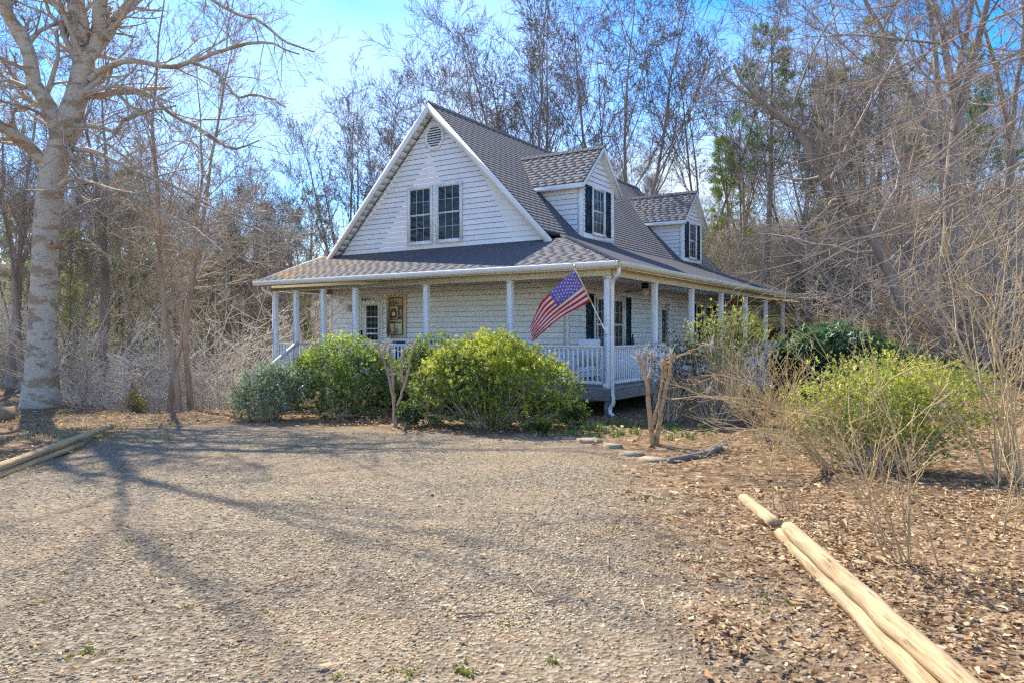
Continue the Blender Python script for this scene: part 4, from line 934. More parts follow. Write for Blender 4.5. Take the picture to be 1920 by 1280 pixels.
right_w = [('oak1', 1757, 25, 1.12, 'big dark trunk with rough bark, left one of a close pair at right'), ('oak2', 1800, 27, 1.2, 'big dark trunk, right one of the close pair at right'), ('thin1', 1692, 29, 1.1, 'slim dark trunk just left of the close pair'), ('oak2', 1610, 33, .72, 'bare tree on the hillside behind the glossy evergreen shrub'), ('poplar3', 1480, 36, .7, 'bare tree on the hillside right of the porch corner'), ('thin1', 1645, 26, .9, 'thin dark trunk left of the slim dark one behind the yellow shrub'),
    ('poplar1', 1400, 46, .62, 'bare tree on the hillside above the rear porch corner'), ('poplar2', 1560, 42, .58, 'upright bare tree higher on the right hillside'), ('oak1', 1700, 44, .65, 'bare tree high on the hillside between the pair and the leaning trunk'), ('oak1', 1880, 31, 1.05, 'dark bare tree at the right edge of the woods'), ('thin2', 1850, 23, 1.0, 'forked thin tree right of the close pair'), ('poplar3', 1840, 46, .6, 'far bare tree on the hillside near the right edge')]
for v, u, D, s_, lab in right_w: plant_tree(v, u, D, s_, lab)
rngX = np.random.default_rng(123)
for k in range(22):
    plant_tree(['thin1', 'thin2', 'oak1', 'poplar3', 'thin1', 'oak2'][k % 6], rngX.uniform(-80, 590), rngX.uniform(28, 54), rngX.uniform(.6, .95) * (.75 if k % 6 in (2, 3, 5) else 1.1), 'slender bare tree standing in the thick of the woods left of the house', 'bare trees crowded in the left woods')
for k in range(13):
    plant_tree(['thin1', 'thin2', 'thin2', 'oak2', 'thin1', 'thin2'][k % 6], rngX.uniform(1370, 2000), rngX.uniform(29, 58), rngX.uniform(.6, .95) * (.8 if k % 6 in (1, 3, 5) else 1.1), 'bare tree standing in the thick of the woods on the right hillside', 'bare trees crowded on the right hillside')
for k in range(8):
    plant_tree(['pine1', 'pine3', 'pine2'][k % 3], rngX.uniform(-60, 600), rngX.uniform(44, 66), rngX.uniform(.6, .85), 'dim evergreen deep in the woods left of the house', 'evergreens deep in the left woods', name='pine_tree')
for (v, u, D, s_, lab) in (('pine2', 245, 37, .80, 'tall thin pine left of the three clustered trunks'), ('pine1', 432, 42, .80, 'dark pine behind the woods left of the porch roof'), ('pine3', 20, 36, .9, 'short pale green pine at the far left edge'), ('pine3', 130, 33, .75, 'short yellowish pine in the woods beside the beech'), ('pine3', 225, 40, .85, 'yellow-green pine low in the left woods'), ('pine1', 500, 50, .75, 'pine deep in the woods above the porch steps'), ('pine3', 560, 38, .7, 'small pine behind the left porch posts'), ('pine1', 330, 52, .85, 'dark pine seen behind the three clustered trunks'),
    ('pine2', 1430, 36, .84, 'bright green pine on the hillside right of the far dormer'), ('pine2', 1640, 45, .95, 'pine high on the right hillside'), ('pine1', 1830, 40, .9, 'pine near the right edge above the hillside'), ('pine3', 1555, 40, 1.15, 'yellowish pine on the right hillside'), ('pine3', 1370, 44, .95, 'yellow-green pine just right of the far dormer')):
    plant_tree(v, u, D, s_, lab, name='pine_tree')
# undergrowth bushes (bare)
def bare_bush(seed, n=34, ln=(1.8, 3.2), r=.012, spread=1.0, per=(6, 4), droop=.25, rmin=.005, base=.35, wander=.13):
    rng = np.random.default_rng(seed); T = Tree(); a = rng.uniform(0, 6.28, n); sp_ = rng.uniform(.15, 1, n) * spread
    d = np.stack([np.cos(a) * sp_, np.sin(a) * sp_, np.ones(n)], -1); b0 = np.stack([rng.normal(0, base, n), rng.normal(0, base, n), np.full(n, -.1)], -1)
    P, Rr = grow(rng, b0, d, rng.uniform(*ln, n), np.full(n, r), 7, wander, .05, .35, rmin, droop); T.put(P, Rr, 4)
    T.branchlets(rng, P, Rr, [dict(per=per[0], t0=.25, ang=(42, 14), lr=.42, rr=.7, n=4, wander=.16, up=.03, rmin=rmin * .9, sides=3), dict(per=per[1], t0=.2, ang=(45, 15), lr=.45, rr=.75, n=3, wander=.15, up=.02, rmin=rmin * .8, sides=3)], 0)
    V = [], []
    allv = T.wood + T.twig; n_ = 0; VV = []; FF = []
    for v, f in allv: VV.append(v); FF.append(f + n_); n_ += len(v)
    return np_mesh('bare_bush', np.concatenate(VV), [np.concatenate(FF)], smooth=True)
BUSH = [bare_bush(51, 26, (1.8, 3.4), .016, 1.2, (5, 3), rmin=.008), bare_bush(52, 20, (2.4, 4.4), .018, .9, (5, 3), rmin=.009), bare_bush(53, 30, (1.2, 2.8), .014, 1.9, (5, 3), droop=.4, rmin=.007)]
for me in BUSH: me.materials.append(M['palebrush'])
def scatter(name, pts, sources, label, cat, smin, smax, seed=0, mat_=None):
    """stuff: geometry-node scatter of source objects over points"""
    me = bpy.data.meshes.new(name); me.from_pydata([tuple(p) for p in pts], [], []); o = bpy.data.objects.new(name, me); COL.objects.link(o)
    ng = bpy.data.node_groups.new(name, 'GeometryNodeTree'); ng.interface.new_socket('Geometry', in_out='INPUT', socket_type='NodeSocketGeometry'); ng.interface.new_socket('Geometry', in_out='OUTPUT', socket_type='NodeSocketGeometry')
    n_ = ng.nodes.new; l_ = ng.links.new; gi = n_('NodeGroupInput'); go_ = n_('NodeGroupOutput'); jo = n_('GeometryNodeJoinGeometry'); ix = n_('GeometryNodeInputIndex')
    for k, src in enumerate(sources):
        js = n_('GeometryNodeJoinGeometry')
        for so in src:
            oi = n_('GeometryNodeObjectInfo'); oi.inputs['Object'].default_value = so; oi.transform_space = 'ORIGINAL'; l_(oi.outputs['Geometry'], js.inputs[0])
        gi2 = n_('GeometryNodeGeometryToInstance'); l_(js.outputs[0], gi2.inputs[0])
        md = n_('ShaderNodeMath'); md.operation = 'MODULO'; md.inputs[1].default_value = len(sources); l_(ix.outputs[0], md.inputs[0])
        cp = n_('ShaderNodeMath'); cp.operation = 'COMPARE'; cp.inputs[1].default_value = k; cp.inputs[2].default_value = .3; l_(md.outputs[0], cp.inputs[0])
        rz = n_('FunctionNodeRandomValue'); rz.data_type = 'FLOAT_VECTOR'; rz.inputs['Min'].default_value = (-.08, -.08, 0); rz.inputs['Max'].default_value = (.08, .08, 6.28); rz.inputs['Seed'].default_value = seed + k
        rs_ = n_('FunctionNodeRandomValue'); rs_.data_type = 'FLOAT'; rs_.inputs[2].default_value = smin; rs_.inputs[3].default_value = smax; rs_.inputs['Seed'].default_value = seed + 50 + k
        ip = n_('GeometryNodeInstanceOnPoints'); l_(gi.outputs[0], ip.inputs['Points']); l_(cp.outputs[0], ip.inputs['Selection']); l_(gi2.outputs[0], ip.inputs['Instance']); l_(rz.outputs[0], ip.inputs['Rotation']); l_(rs_.outputs[1], ip.inputs['Scale']); l_(ip.outputs[0], jo.inputs[0])
    l_(jo.outputs[0], go_.inputs[0]); md_ = o.modifiers.new('scatter', 'NODES'); md_.node_group = ng
    o['kind'] = 'stuff'; o['label'] = label; o['category'] = cat
    return o
src_b = []
for k, (me, u, D, lab) in enumerate(((BUSH[0], 262, 23.2, 'arching pale bare bush beyond the drive between the beech and the clustered trunks'), (BUSH[1], 415, 24.0, 'tall pale bare bush right of the three clustered trunks'), (BUSH[2], 160, 23.5, 'low sprawling pale bare bush beside the beech trunk'))):
    x, y = spot(u, D); o = link('bare_bush', me); o.location = on(x, y); tag(o, lab, 'bush', 'bare bushes along the edge of the left woods'); src_b.append(o)
x, y = spot(1610, 24); brn = []
for k, (me, u, D, lab) in enumerate(((BUSH[0], 1560, 27, 'tan bare bush on the slope behind the glossy evergreen shrub'), (BUSH[1], 1840, 21, 'tan bare bush below the forked thin tree at right'))):
    x, y = spot(u, D); m2 = me.copy(); m2.materials.clear(); m2.materials.append(M['brush']); o = link('bare_bush', m2); o.location = on(x, y); tag(o, lab, 'bush', 'bare bushes on the right slope'); brn.append(o)
rngS = np.random.default_rng(9)
def field(n_, u0, u1, D0, D1, keep=None):
    r = []
    while len(r) < n_:
        D = math.sqrt(rngS.uniform(D0 * D0, D1 * D1)); u = rngS.uniform(u0, u1); x, y = spot(u, D)
        if -12.5 < x < 2.5 and -2 < y < 21: continue
        if keep and not keep(x, y, u, D): continue
        r.append(on(x, y, -.05))
    return r
kl = lambda x, y, u, D: min(-11.6 - x, y + 4.2 + .16 * (x + 11)) > 1.2 and math.hypot(x + 16.5, y + 4) > 1.6
scatter('left_thicket', field(125, -140, 620, 22, 46, kl) + field(190, -200, 640, 46, 85), [[o] for o in src_b], 'pale tangled undergrowth filling the woods left of the house', 'undergrowth', .7, 1.35, 1)
scatter('right_thicket', field(330, 1330, 2120, 24, 62), [[o] for o in brn] + [[src_b[0]]], 'tan tangled undergrowth covering the hillside right of the house', 'undergrowth', .8, 1.6, 2)
tr = {}
for o in list(COL.objects):
    if o.name.startswith('bare_tree') and o.children: tr.setdefault(o.children[0].data.name, list(o.children))
srcs = list(tr.values())
scatter('far_woods', field(42, -200, 590, 56, 110) + field(14, 590, 1330, 80, 130) + field(34, 1330, 2150, 55, 110), srcs[:6], 'distant grey bare woods beyond the nearer trees', 'woods', .45, .75, 3)

# ------------------------------------------------------------------ the pale beech at left, limbs traced
gb = ground(75, 762); DB = RD(gb[0], gb[1])[1]
def traced(px, wpx, D, doff=(0, 0), n_=16, rng=None, j=.0):
    px = np.array(px, float); seg = np.r_[0, np.cumsum(np.hypot(*np.diff(px, axis=0).T))]; t_ = seg / seg[-1]; tt = np.linspace(0, 1, n_)
    Q = catm(px, np.interp(tt, t_, np.linspace(0, 1, len(px)))); w = np.interp(tt, np.linspace(0, 1, len(wpx)), wpx)
    Dd = D + doff[0] + (doff[1] - doff[0]) * tt ** 1.3
    P = np.array([atD(q[0], q[1], dd) for q, dd in zip(Q, Dd)])
    if rng is not None: P[1:] += rng.normal(0, j, (n_ - 1, 3))
    return P[None], (w / 2 / FPX * Dd)[None]
rngB = np.random.default_rng(3); beech = thing('beech_tree', 'large pale mottled beech with spreading limbs at the left edge of the drive', 'tree', tuple(gb))
T = Tree(); T0 = Tree()
T0.put(*traced([(76, 775), (77, 735), (79, 660), (80, 600), (84, 500), (87, 440), (97, 340), (111, 285), (122, 245)], [76, 58, 50, 46, 44, 45, 46, 45, 44], DB, n_=26), 18)
limbs = [([(118, 262), (100, 215), (80, 180), (62, 151), (50, 84), (17, 34), (5, -20), (-10, -120)], [34, 26, 24, 22, 14], (0, -1.5)),
    ([(118, 262), (134, 218), (148, 168), (161, 111), (150, 67), (144, 0), (138, -90), (150, -190)], [46, 40, 36, 24, 18, 12], (0, .8)),
    ([(150, 160), (165, 112), (181, 84), (186, 30), (190, -30), (200, -150)], [30, 25, 24, 20, 14], (0, -.6)),
    ([(172, 105), (188, 84), (201, 67), (228, 23), (255, 0), (300, -40), (350, -70)], [20, 19, 18, 15, 12], (0, 1.)),
    ([(150, 90), (131, 44), (101, 0), (70, -50), (40, -120)], [18, 15, 12, 9], (0, 1.5)),
    ([(86, 310), (77, 299), (40, 262), (0, 235), (-50, 205), (-120, 190)], [26, 22, 20, 17, 12], (0, -2.2)),
    ([(168, 150), (185, 134), (242, 116), (322, 126), (386, 107), (437, 89), (497, 81), (560, 104)], [14, 11, 9, 8, 7, 5, 3], (0, -2.5)),
    ([(360, 118), (403, 134), (427, 161), (447, 181), (487, 178), (537, 201)], [6, 5, 5, 4, 2.5], (-1.6, -3.2)),
    ([(330, -60), (400, 0), (447, 27), (487, 40), (531, 77), (591, 97)], [8, 7, 6, 5, 2.5], (1.0, -1.5)),
    ([(148, 185), (168, 175), (215, 161), (275, 175), (322, 215), (380, 245), (437, 279), (484, 265)], [10, 8, 8, 7, 6, 3], (0, -3)),
    ([(128, 240), (144, 235), (185, 238), (215, 247), (235, 222), (279, 208), (330, 200)], [11, 9, 8, 7, 5, 3], (0, -2)),
    ([(118, 282), (138, 279), (181, 285), (242, 316), (302, 339), (366, 369), (437, 410), (500, 440)], [11, 9, 8, 7, 6, 4, 2.5], (0, -3.5)),
    ([(96, 366), (104, 356), (131, 333), (161, 343), (235, 363), (302, 396), (353, 423), (420, 470)], [13, 11, 9, 8, 6, 5, 3], (0, -4)),
    ([(114, 270), (124, 269), (144, 312), (161, 346)], [9, 8, 7, 6], (0, -1)),
    ([(60, 150), (40, 160), (0, 110), (-40, 90)], [8, 7, 6, 4], (0, -1)), ([(95, 235), (60, 205), (0, 190), (-50, 170)], [7, 6, 5, 4], (0, -3)), ([(110, 250), (60, 215), (0, 160), (-40, 120)], [6, 5, 5, 4], (0, 2)), ([(105, 290), (150, 240), (240, 300), (360, 380), (520, 420)], [5, 5, 4, 3, 2], (0, -5))]
lv = [dict(per=15, t0=.12, ang=(48, 14), lr=.26, lsd=.35, rr=.45, n=6, wander=.16, up=.05, taper=.35, rmin=.006, sides=4),
      dict(per=5, t0=.2, ang=(45, 14), lr=.5, rr=.6, n=4, wander=.16, up=.05, rmin=.0045, sides=3),
      dict(per=5, t0=.2, ang=(45, 14), lr=.5, rr=.65, n=3, wander=.16, up=.05, rmin=.0038, sides=3)]
ext = []
for px, w, do in limbs:
    if px[-1][1] < -80 or px[0] == (172, 105):
        P, Rr = traced(px, w, DB, do, 18); ext.append((P[0, -1], unit(P[:, -1] - P[:, -3])[0], Rr[0, -1]))
E0 = np.repeat(np.array([e_[0] for e_ in ext]), 2, 0); Ed = np.repeat(np.array([e_[1] for e_ in ext]), 2, 0) + rngB.normal(0, .5, (len(ext) * 2, 3)) + np.array([cY, sY, 0.2]) * .25
P, Rr = grow(rngB, E0, Ed, rngB.uniform(6, 10, len(E0)), np.repeat([e_[2] for e_ in ext], 2) * .55, 10, .10, .04, .25, .01); T0.put(P, Rr, 6)
T.branchlets(rngB, P, Rr, [dict(per=6, t0=.1, ang=(48, 12), lr=.45, rr=.6, n=6, wander=.15, up=.02, taper=.4, rmin=.012, sides=4), dict(per=4, lr=.5, rr=.6, rmin=.008), dict(per=3, lr=.5, rr=.7, n=3, rmin=.006)], 0)
for px, w, do in limbs:
    P, Rr = traced(px, w, DB, do, 18, rngB, .015); T0.put(P, Rr, 9 if w[0] > 15 else 6)
    T.branchlets(rngB, P, Rr, lv, 0)
link('trunk', T0.mesh('trunk', 'wood'), M['beech'], beech); link('crown', T.mesh('crown', 'twig'), M['beechtwig'], beech)
for ch in beech.children: ch.location = -beech.location
# knot on the beech trunk
kn = atD(93, 455, DB - .42); mb = MB(); mb.tube([kn + np.array([.0, .25, .0]), kn, kn + ray(93, 455) * -.05], [.17, .15, .10], 9); mb.tube([kn + ray(93, 455) * -.055, kn + ray(93, 455) * -.07], [.07, .03], 8); o = mb.build('knot', M['redbark'], beech, True)

# leaning dark tree on the right
gl = ground(1716, 706) if False else on(*spot(1716, 25)); DL = 25
lean = thing('leaning_tree', 'dark bare tree leaning far to the left across the right woods', 'tree', tuple(gl)); T = Tree(); T0 = Tree()
bpx = [(1722, 730), (1712, 690), (1682, 550), (1640, 460), (1600, 400), (1545, 330), (1490, 240), (1450, 205), (1400, 160), (1375, 120)]
P, Rr = traced(bpx, [26, 22, 20, 18, 16, 13, 9, 5], DL, (0, -1), 22, rngB, .03); T0.put(P, Rr, 9); T.branchlets(rngB, P, Rr, [dict(per=16, t0=.3, ang=(50, 16), lr=.3, lsd=.4, rr=.45, n=6, wander=.14, up=.07, taper=.3, rmin=.008, sides=4), dict(per=6, lr=.5, rr=.6, rmin=.006), dict(per=5, lr=.5, rr=.7, n=3, rmin=.005)], 0)
for px, w in (([(1545, 330), (1540, 290), (1555, 210), (1550, 120), (1545, 60)], [7, 6, 4, 2]), ([(1500, 250), (1450, 215), (1420, 190), (1360, 150), (1345, 110)], [6, 5, 4, 2]), ([(1600, 400), (1570, 330), (1540, 200), (1530, 120)], [6, 5, 3, 2])):
    P, Rr = traced(px, w, DL, (-.6, -1.5), 12, rngB, .03); T0.put(P, Rr, 6); T.branchlets(rngB, P, Rr, lv, 0)
link('trunk', T0.mesh('trunk', 'wood'), M['bark'], lean); link('crown', T.mesh('crown', 'twig'), M['twig'], lean)
for ch in lean.children: ch.location = -lean.location

# overhanging tree whose trunk stands just outside the right edge
ox, oy = spot(2330, 10.5); over = thing('overhanging_tree', 'bare tree at right whose long drooping branches sweep in over the yard', 'tree', on(ox, oy)); T = Tree(); T0 = Tree(); DO = 10.5
P, Rr = traced([(2330, 860), (2325, 600), (2310, 300), (2290, 0), (2270, -300), (2250, -600)], [48, 40, 36, 30, 20, 10], DO, (0, 0), 16); T0.put(P, Rr, 10)
ol = [[(2290, 0), (2100, -60), (1920, 10), (1780, 80), (1680, 130), (1560, 170), (1470, 165)], [(2295, 60), (2100, 60), (1920, 98), (1800, 140), (1700, 165), (1590, 158), (1500, 190)], [(2300, 120), (2100, 60), (1920, 105), (1850, 150), (1760, 190), (1680, 240), (1560, 290), (1480, 310)],
    [(2305, 200), (2100, 110), (1920, 170), (1830, 230), (1720, 310), (1600, 380), (1500, 430)], [(2310, 260), (2100, 240), (1920, 300), (1800, 350), (1680, 390), (1540, 430), (1430, 455)], [(2312, 300), (2120, 300), (1920, 355), (1830, 365), (1700, 420), (1560, 470), (1380, 520)],
    [(2285, -60), (2000, -120), (1800, -60), (1700, 0), (1600, 60), (1500, 80), (1420, 70)], [(2300, 150), (2100, 150), (1930, 210), (1800, 300), (1700, 340), (1590, 360), (1470, 375)], [(2315, 340), (2100, 330), (1900, 440), (1780, 480), (1650, 520), (1540, 575)], [(2285, -60), (2050, -60), (1920, 60), (1860, 100), (1800, 60), (1740, 10)], [(2315, 340), (2150, 420), (1920, 540), (1800, 560), (1700, 600)], [(2270, -200), (1950, -160), (1760, -40), (1640, 20), (1560, 10), (1460, 30)]]
lvo = [dict(per=11, t0=.25, ang=(32, 12), lr=.24, lsd=.4, rr=.45, n=6, wander=.12, up=.0, taper=.35, rmin=.0026, sides=4), dict(per=4, lr=.5, ang=(38, 12), rr=.6, rmin=.0019, wander=.16, up=.02), dict(per=3, lr=.5, rr=.7, n=3, rmin=.0015)]
for k, px in enumerate(ol):
    P, Rr = traced(px, [8, 6.5, 4.6, 3.4, 2.2, 1.2], DO, (0, rngB.uniform(-1., 3.5)), 18, rngB, .03); T0.put(P, Rr, 6); T.branchlets(rngB, P, Rr, lvo, 0)
link('trunk', T0.mesh('trunk', 'wood'), M['redbark'], over); link('crown', T.mesh('crown', 'twig'), M['twig'], over)
for ch in over.children: ch.location = -over.location

# ------------------------------------------------------------------ shrubs
def leaf_mesh(rng, pos, dirs, k, L_, W_, col, fold=.25, tilt=(55, 15), along=.05):
    """k leaves around every shoot"""
    m = len(pos); d = np.repeat(unit(dirs), k, 0); o = np.repeat(pos, k, 0); ref = np.tile([.31, .17, .93], (m * k, 1)); a_ = unit(np.cross(d, ref)); b_ = np.cross(d, a_)
    th = (np.tile(np.arange(k) * 2.4, m) + np.repeat(rng.uniform(0, 6.28, m), k))[:, None]; side = a_ * np.cos(th) + b_ * np.sin(th); ti = np.radians(rng.normal(tilt[0], tilt[1], (m * k, 1)))
    ax = unit(d * np.cos(ti) + side * np.sin(ti)); o = o - d * along * np.tile(np.arange(k) / k, m)[:, None]; le = L_ * rng.uniform(.65, 1.25, (m * k, 1)); wv = unit(np.cross(ax, d)) * W_ * .5 * rng.uniform(.8, 1.2, (m * k, 1)); nr = unit(np.cross(wv, ax))
    V = np.stack([o, o + ax * le * .5 + wv + nr * fold * W_, o + ax * le, o + ax * le * .5 - wv + nr * fold * W_], 1).reshape(-1, 3); q = np.arange(m * k)[:, None] * 4
    F = np.concatenate([q + np.array([0, 1, 2]), q + np.array([0, 2, 3])]); c = np.repeat(np.repeat(col, k, 0) * rng.uniform(.75, 1.25, (m * k, 1)), 4, 0)
    return V, F, c.clip(0, 1)
def shrub(name, label, cat, base, lobes, shoots, k, L_, W_, old, new, pnew, stems=26, stemmat='brush', seed=0, inner=.45, group=None, stem_r=.012, rough=.22, tilt=(55, 15), upb=.5):
    """lobes: (dx,dy,dz,rx,ry,rz) relative to base"""
    rng = np.random.default_rng(seed); base = np.array(base, float); t_ = thing(name, label, cat, tuple(base), group); vol = np.array([l_[3] * l_[4] * l_[5] for l_ in lobes]) ** .67; li = rng.choice(len(lobes), shoots, p=vol / vol.sum()); Lb = np.array(lobes)[li]
    d = unit(rng.normal(0, 1, (shoots, 3))); d[:, 2] = np.where((d[:, 2] < -.3) & (rng.uniform(0, 1, shoots) < .5), -d[:, 2], d[:, 2]); rad = inner + (1 - inner) * rng.uniform(0, 1, shoots) ** .45
    ang = np.arctan2(d[:, 1], d[:, 0]); bump = 1 + rough * (vnoise(ang * 1.7 + li * 7, d[:, 2] * 2.2, .35, seed) - .5) * 2 + rough * .7 * (vnoise(ang * 3 + li, d[:, 2] * 5, .3, seed + 3) - .5) * 2
    pos = Lb[:, :3] + d * Lb[:, 3:] * (rad * bump)[:, None]; ok = pos[:, 2] > .05; pos = pos[ok]; d = d[ok]; rad = rad[ok]; sd = unit(d * .6 + np.array([0, 0, upb]) + rng.normal(0, .35, d.shape))
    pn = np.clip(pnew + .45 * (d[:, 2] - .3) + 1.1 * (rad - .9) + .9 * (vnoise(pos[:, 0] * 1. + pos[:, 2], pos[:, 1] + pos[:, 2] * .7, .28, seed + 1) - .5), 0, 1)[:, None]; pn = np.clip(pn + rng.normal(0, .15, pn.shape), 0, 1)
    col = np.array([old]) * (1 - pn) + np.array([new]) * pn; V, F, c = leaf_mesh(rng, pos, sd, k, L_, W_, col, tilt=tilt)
    link('foliage', np_mesh('foliage', V, [F], c), M['leaf'], t_)
    sel = rng.choice(len(pos), min(len(pos), stems * 5), replace=False); T = Tree(); tgt = pos[sel]; n_ = len(tgt); hub = np.stack([tgt[:, 0] * .12 + rng.normal(0, .08, n_), tgt[:, 1] * .12 + rng.normal(0, .08, n_), np.full(n_, -.08)], -1)
    tt = np.linspace(0, 1, 7)[None, :, None]; mid = hub * .45 + tgt * .55 + np.array([0, 0, -.12]) * tgt[:, 2:] + rng.normal(0, .06, (n_, 3)); P = hub[:, None] * (1 - tt) ** 2 + 2 * mid[:, None] * tt * (1 - tt) + tgt[:, None] * tt ** 2; P[:, 1:-1] += rng.normal(0, .015, (n_, 5, 3)); Rr = np.linspace(1, .3, 7)[None] * stem_r * rng.uniform(.6, 1.2, (n_, 1)); T.put(P, Rr, 4)
    link('stems', T.mesh('stems', 'wood'), M[stemmat], t_); return t_
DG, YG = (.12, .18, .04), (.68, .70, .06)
b1 = ground(925, 800)
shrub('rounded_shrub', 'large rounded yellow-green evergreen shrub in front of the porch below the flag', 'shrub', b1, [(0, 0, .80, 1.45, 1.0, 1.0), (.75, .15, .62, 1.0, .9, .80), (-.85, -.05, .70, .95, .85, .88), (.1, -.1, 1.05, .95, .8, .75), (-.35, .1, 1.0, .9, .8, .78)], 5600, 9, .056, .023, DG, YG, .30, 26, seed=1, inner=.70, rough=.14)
b2 = ground(645, 782)
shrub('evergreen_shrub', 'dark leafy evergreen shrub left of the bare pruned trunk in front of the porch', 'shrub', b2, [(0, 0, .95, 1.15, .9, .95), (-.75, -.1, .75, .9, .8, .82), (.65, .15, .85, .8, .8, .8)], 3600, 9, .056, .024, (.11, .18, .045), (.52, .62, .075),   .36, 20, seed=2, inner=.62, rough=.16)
b3 = ground(500, 787)
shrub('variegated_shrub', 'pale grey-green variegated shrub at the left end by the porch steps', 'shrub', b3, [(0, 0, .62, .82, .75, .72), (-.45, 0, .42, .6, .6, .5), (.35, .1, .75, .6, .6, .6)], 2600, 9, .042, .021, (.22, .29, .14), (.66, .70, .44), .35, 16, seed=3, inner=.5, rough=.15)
b4 = np.array(on(*spot(815, 15.6)))
shrub('back_shrub', 'bright leafy shrub squeezed between the rounded shrub and the porch rail', 'shrub', b4, [(0, 0, 1.15, .75, .45, .75), (-.45, .05, 1.05, .5, .4, .6)], 900, 9, .06, .024, DG, (.34, .40, .035), .45, 14, seed=4)
b5 = np.array(on(*spot(1340, 14.6)))
shrub('azalea_shrub', 'tall twiggy azalea with yellow-green leaf tips in front of the side porch', 'shrub', b5, [(.25, 0, 1.70, .80, .7, .55), (-.25, .1, 1.55, .65, .6, .55), (.75, .1, 1.45, .6, .6, .5), (-.65, .1, 1.25, .5, .5, .55), (0, 0, 1.1, .8, .7, .6)], 1300, 7, .05, .02, (.10, .13, .04), (.55, .56, .07), .4, 46, seed=5, inner=.2, rough=.5, stem_r=.010)
b5b = np.array(on(*spot(1250, 14.9)))
shrub('azalea_shrub', 'dull olive sparse azalea between the corner post and the taller azalea', 'shrub', b5b, [(0, 0, .9, .55, .5, .75), (.35, 0, 1.25, .45, .4, .6)], 500, 6, .045, .018, (.05, .07, .03), (.15, .17, .05), .15, 30, seed=15, inner=.15, rough=.5, stem_r=.008)
b6 = np.array(on(*spot(1560, 20.5)))
shrub('rhododendron', 'dark glossy rhododendron beyond the rear end of the side porch', 'shrub', b6, [(0, 0, .95, 1.35, 1.1, 1.0), (1.0, .2, .7, 1.2, 1.0, .75), (-.8, .1, .6, .9, .8, .75)], 1700, 9, .15, .05, (.03, .085, .035), (.11, .24, .085), .3, 20, seed=6, inner=.6, tilt=(70, 12))
b7 = ground(1645, 878)
shrub('yellow_shrub', 'loose bright yellow-green shrub in the leaf litter at right', 'shrub', b7, [(-.1, 0, .72, .95, .85, .58), (-.55, .1, .5, .6, .6, .5), (.6, .2, .75, .85, .8, .5), (.2, .1, .95, .7, .6, .45), (.35, 0, .4, .7, .6, .4)], 3900, 6, .036, .018, (.17, .23, .04), (.60, .62, .07), .42, 40, seed=7, inner=.25, rough=.45, stem_r=.007)
b8 = np.array(on(*spot(1660, 15.5)))
shrub('yellow_shrub', 'second yellow-green shrub behind the loose bright one at right', 'shrub', b8, [(0, 0, .75, 1.3, .9, .6), (1.2, .2, .7, 1.0, .8, .5)], 1500, 6, .045, .02, (.18, .22, .05), (.58, .58, .07), .4, 30, seed=8, inner=.2, rough=.5, stem_r=.008)
for k, (u, v, sc, lab) in enumerate(((1075, 800, .30, 'small leafy sprig at the right foot of the rounded shrub'), (770, 800, .3, 'small leafy sprig at the left foot of the rounded shrub'), (1015, 815, .16, 'tiny yellow-green seedling in the mulch before the rounded shrub'))):
    q = ground(u, v); shrub('seedling', lab, 'plant', q, [(0, 0, sc * .8, sc, sc, sc * .9)], int(260 * sc / .3), 8, .06, .022, (.05, .1, .03), (.22, .32, .05) if k < 2 else (.5, .5, .06), .3, 6, seed=30 + k, inner=.2)
q = np.array(on(*spot(252, 22.3))); shrub('cedar_seedling', 'small yellowish cedar seedling at the far edge of the drive', 'plant', q, [(0, 0, .35, .32, .32, .38), (.3, 0, .25, .25, .25, .25), (-.02, 0, .75, .14, .14, .35)], 420, 10, .05, .012, (.30, .24, .06), (.48, .38, .08), .4, 8, seed=40)
q = ground(82, 758); shrub('cedar_seedling', 'little green cedar sprig at the foot of the beech', 'plant', q, [(0, 0, .4, .3, .25, .45)], 260, 10, .06, .012, (.08, .13, .04), (.2, .28, .08), .3, 6, seed=41)
# bare foreground shrubs with buds
def budded(name, label, base, n_, ln, spread, seed, bias=(0, 0), r=.010, per=(5, 4), droop=.2, stem='yellowstem', buds=True, group=None, rmin=.0028):
    rng = np.random.default_rng(seed); T = Tree(); a = rng.uniform(0, 6.28, n_); sp_ = rng.uniform(.1, 1, n_) * spread; d = np.stack([np.cos(a) * sp_ + bias[0], np.sin(a) * sp_ + bias[1], np.ones(n_)], -1)
    b0 = np.stack([rng.normal(0, .07, n_), rng.normal(0, .07, n_), np.full(n_, -.08)], -1); P, Rr = grow(rng, b0, d, rng.uniform(*ln, n_), np.full(n_, r) * rng.uniform(.6, 1.2, n_), 9, .085, .03, .35, rmin, droop)
    t_ = thing(name, label, 'shrub', tuple(base), group); T.put(P, Rr, 6)
    P2, R2 = T.branchlets(rng, P, Rr, [dict(per=per[0], t0=.25, ang=(34, 12), lr=.42, rr=.6, n=5, wander=.10, up=.05, rmin=rmin, sides=4), dict(per=per[1], t0=.2, ang=(38, 12), lr=.42, rr=.7, n=4, wander=.12, up=.04, rmin=rmin * .8, sides=3)], 0)
    link('stems', T.mesh('stems', 'wood'), M[stem], t_); link('twigs', T.mesh('twigs', 'twig'), M[stem], t_)
    if buds:
        tips = np.concatenate([P2[:, -1], P2[:, 2]]); dd = np.concatenate([unit(P2[:, -1] - P2[:, -2])] * 2); V, F, c = leaf_mesh(rng, tips, dd, 3, .02, .009, np.tile([[.45, .36, .08]], (len(tips), 1)) * rng.uniform(.7, 1.3, (len(tips), 1)), tilt=(30, 12)); link('buds', np_mesh('buds', V, [F], c), M['leaf'], t_)['kind'] = 'stuff'
    return t_
lft = (-cY, -sY)
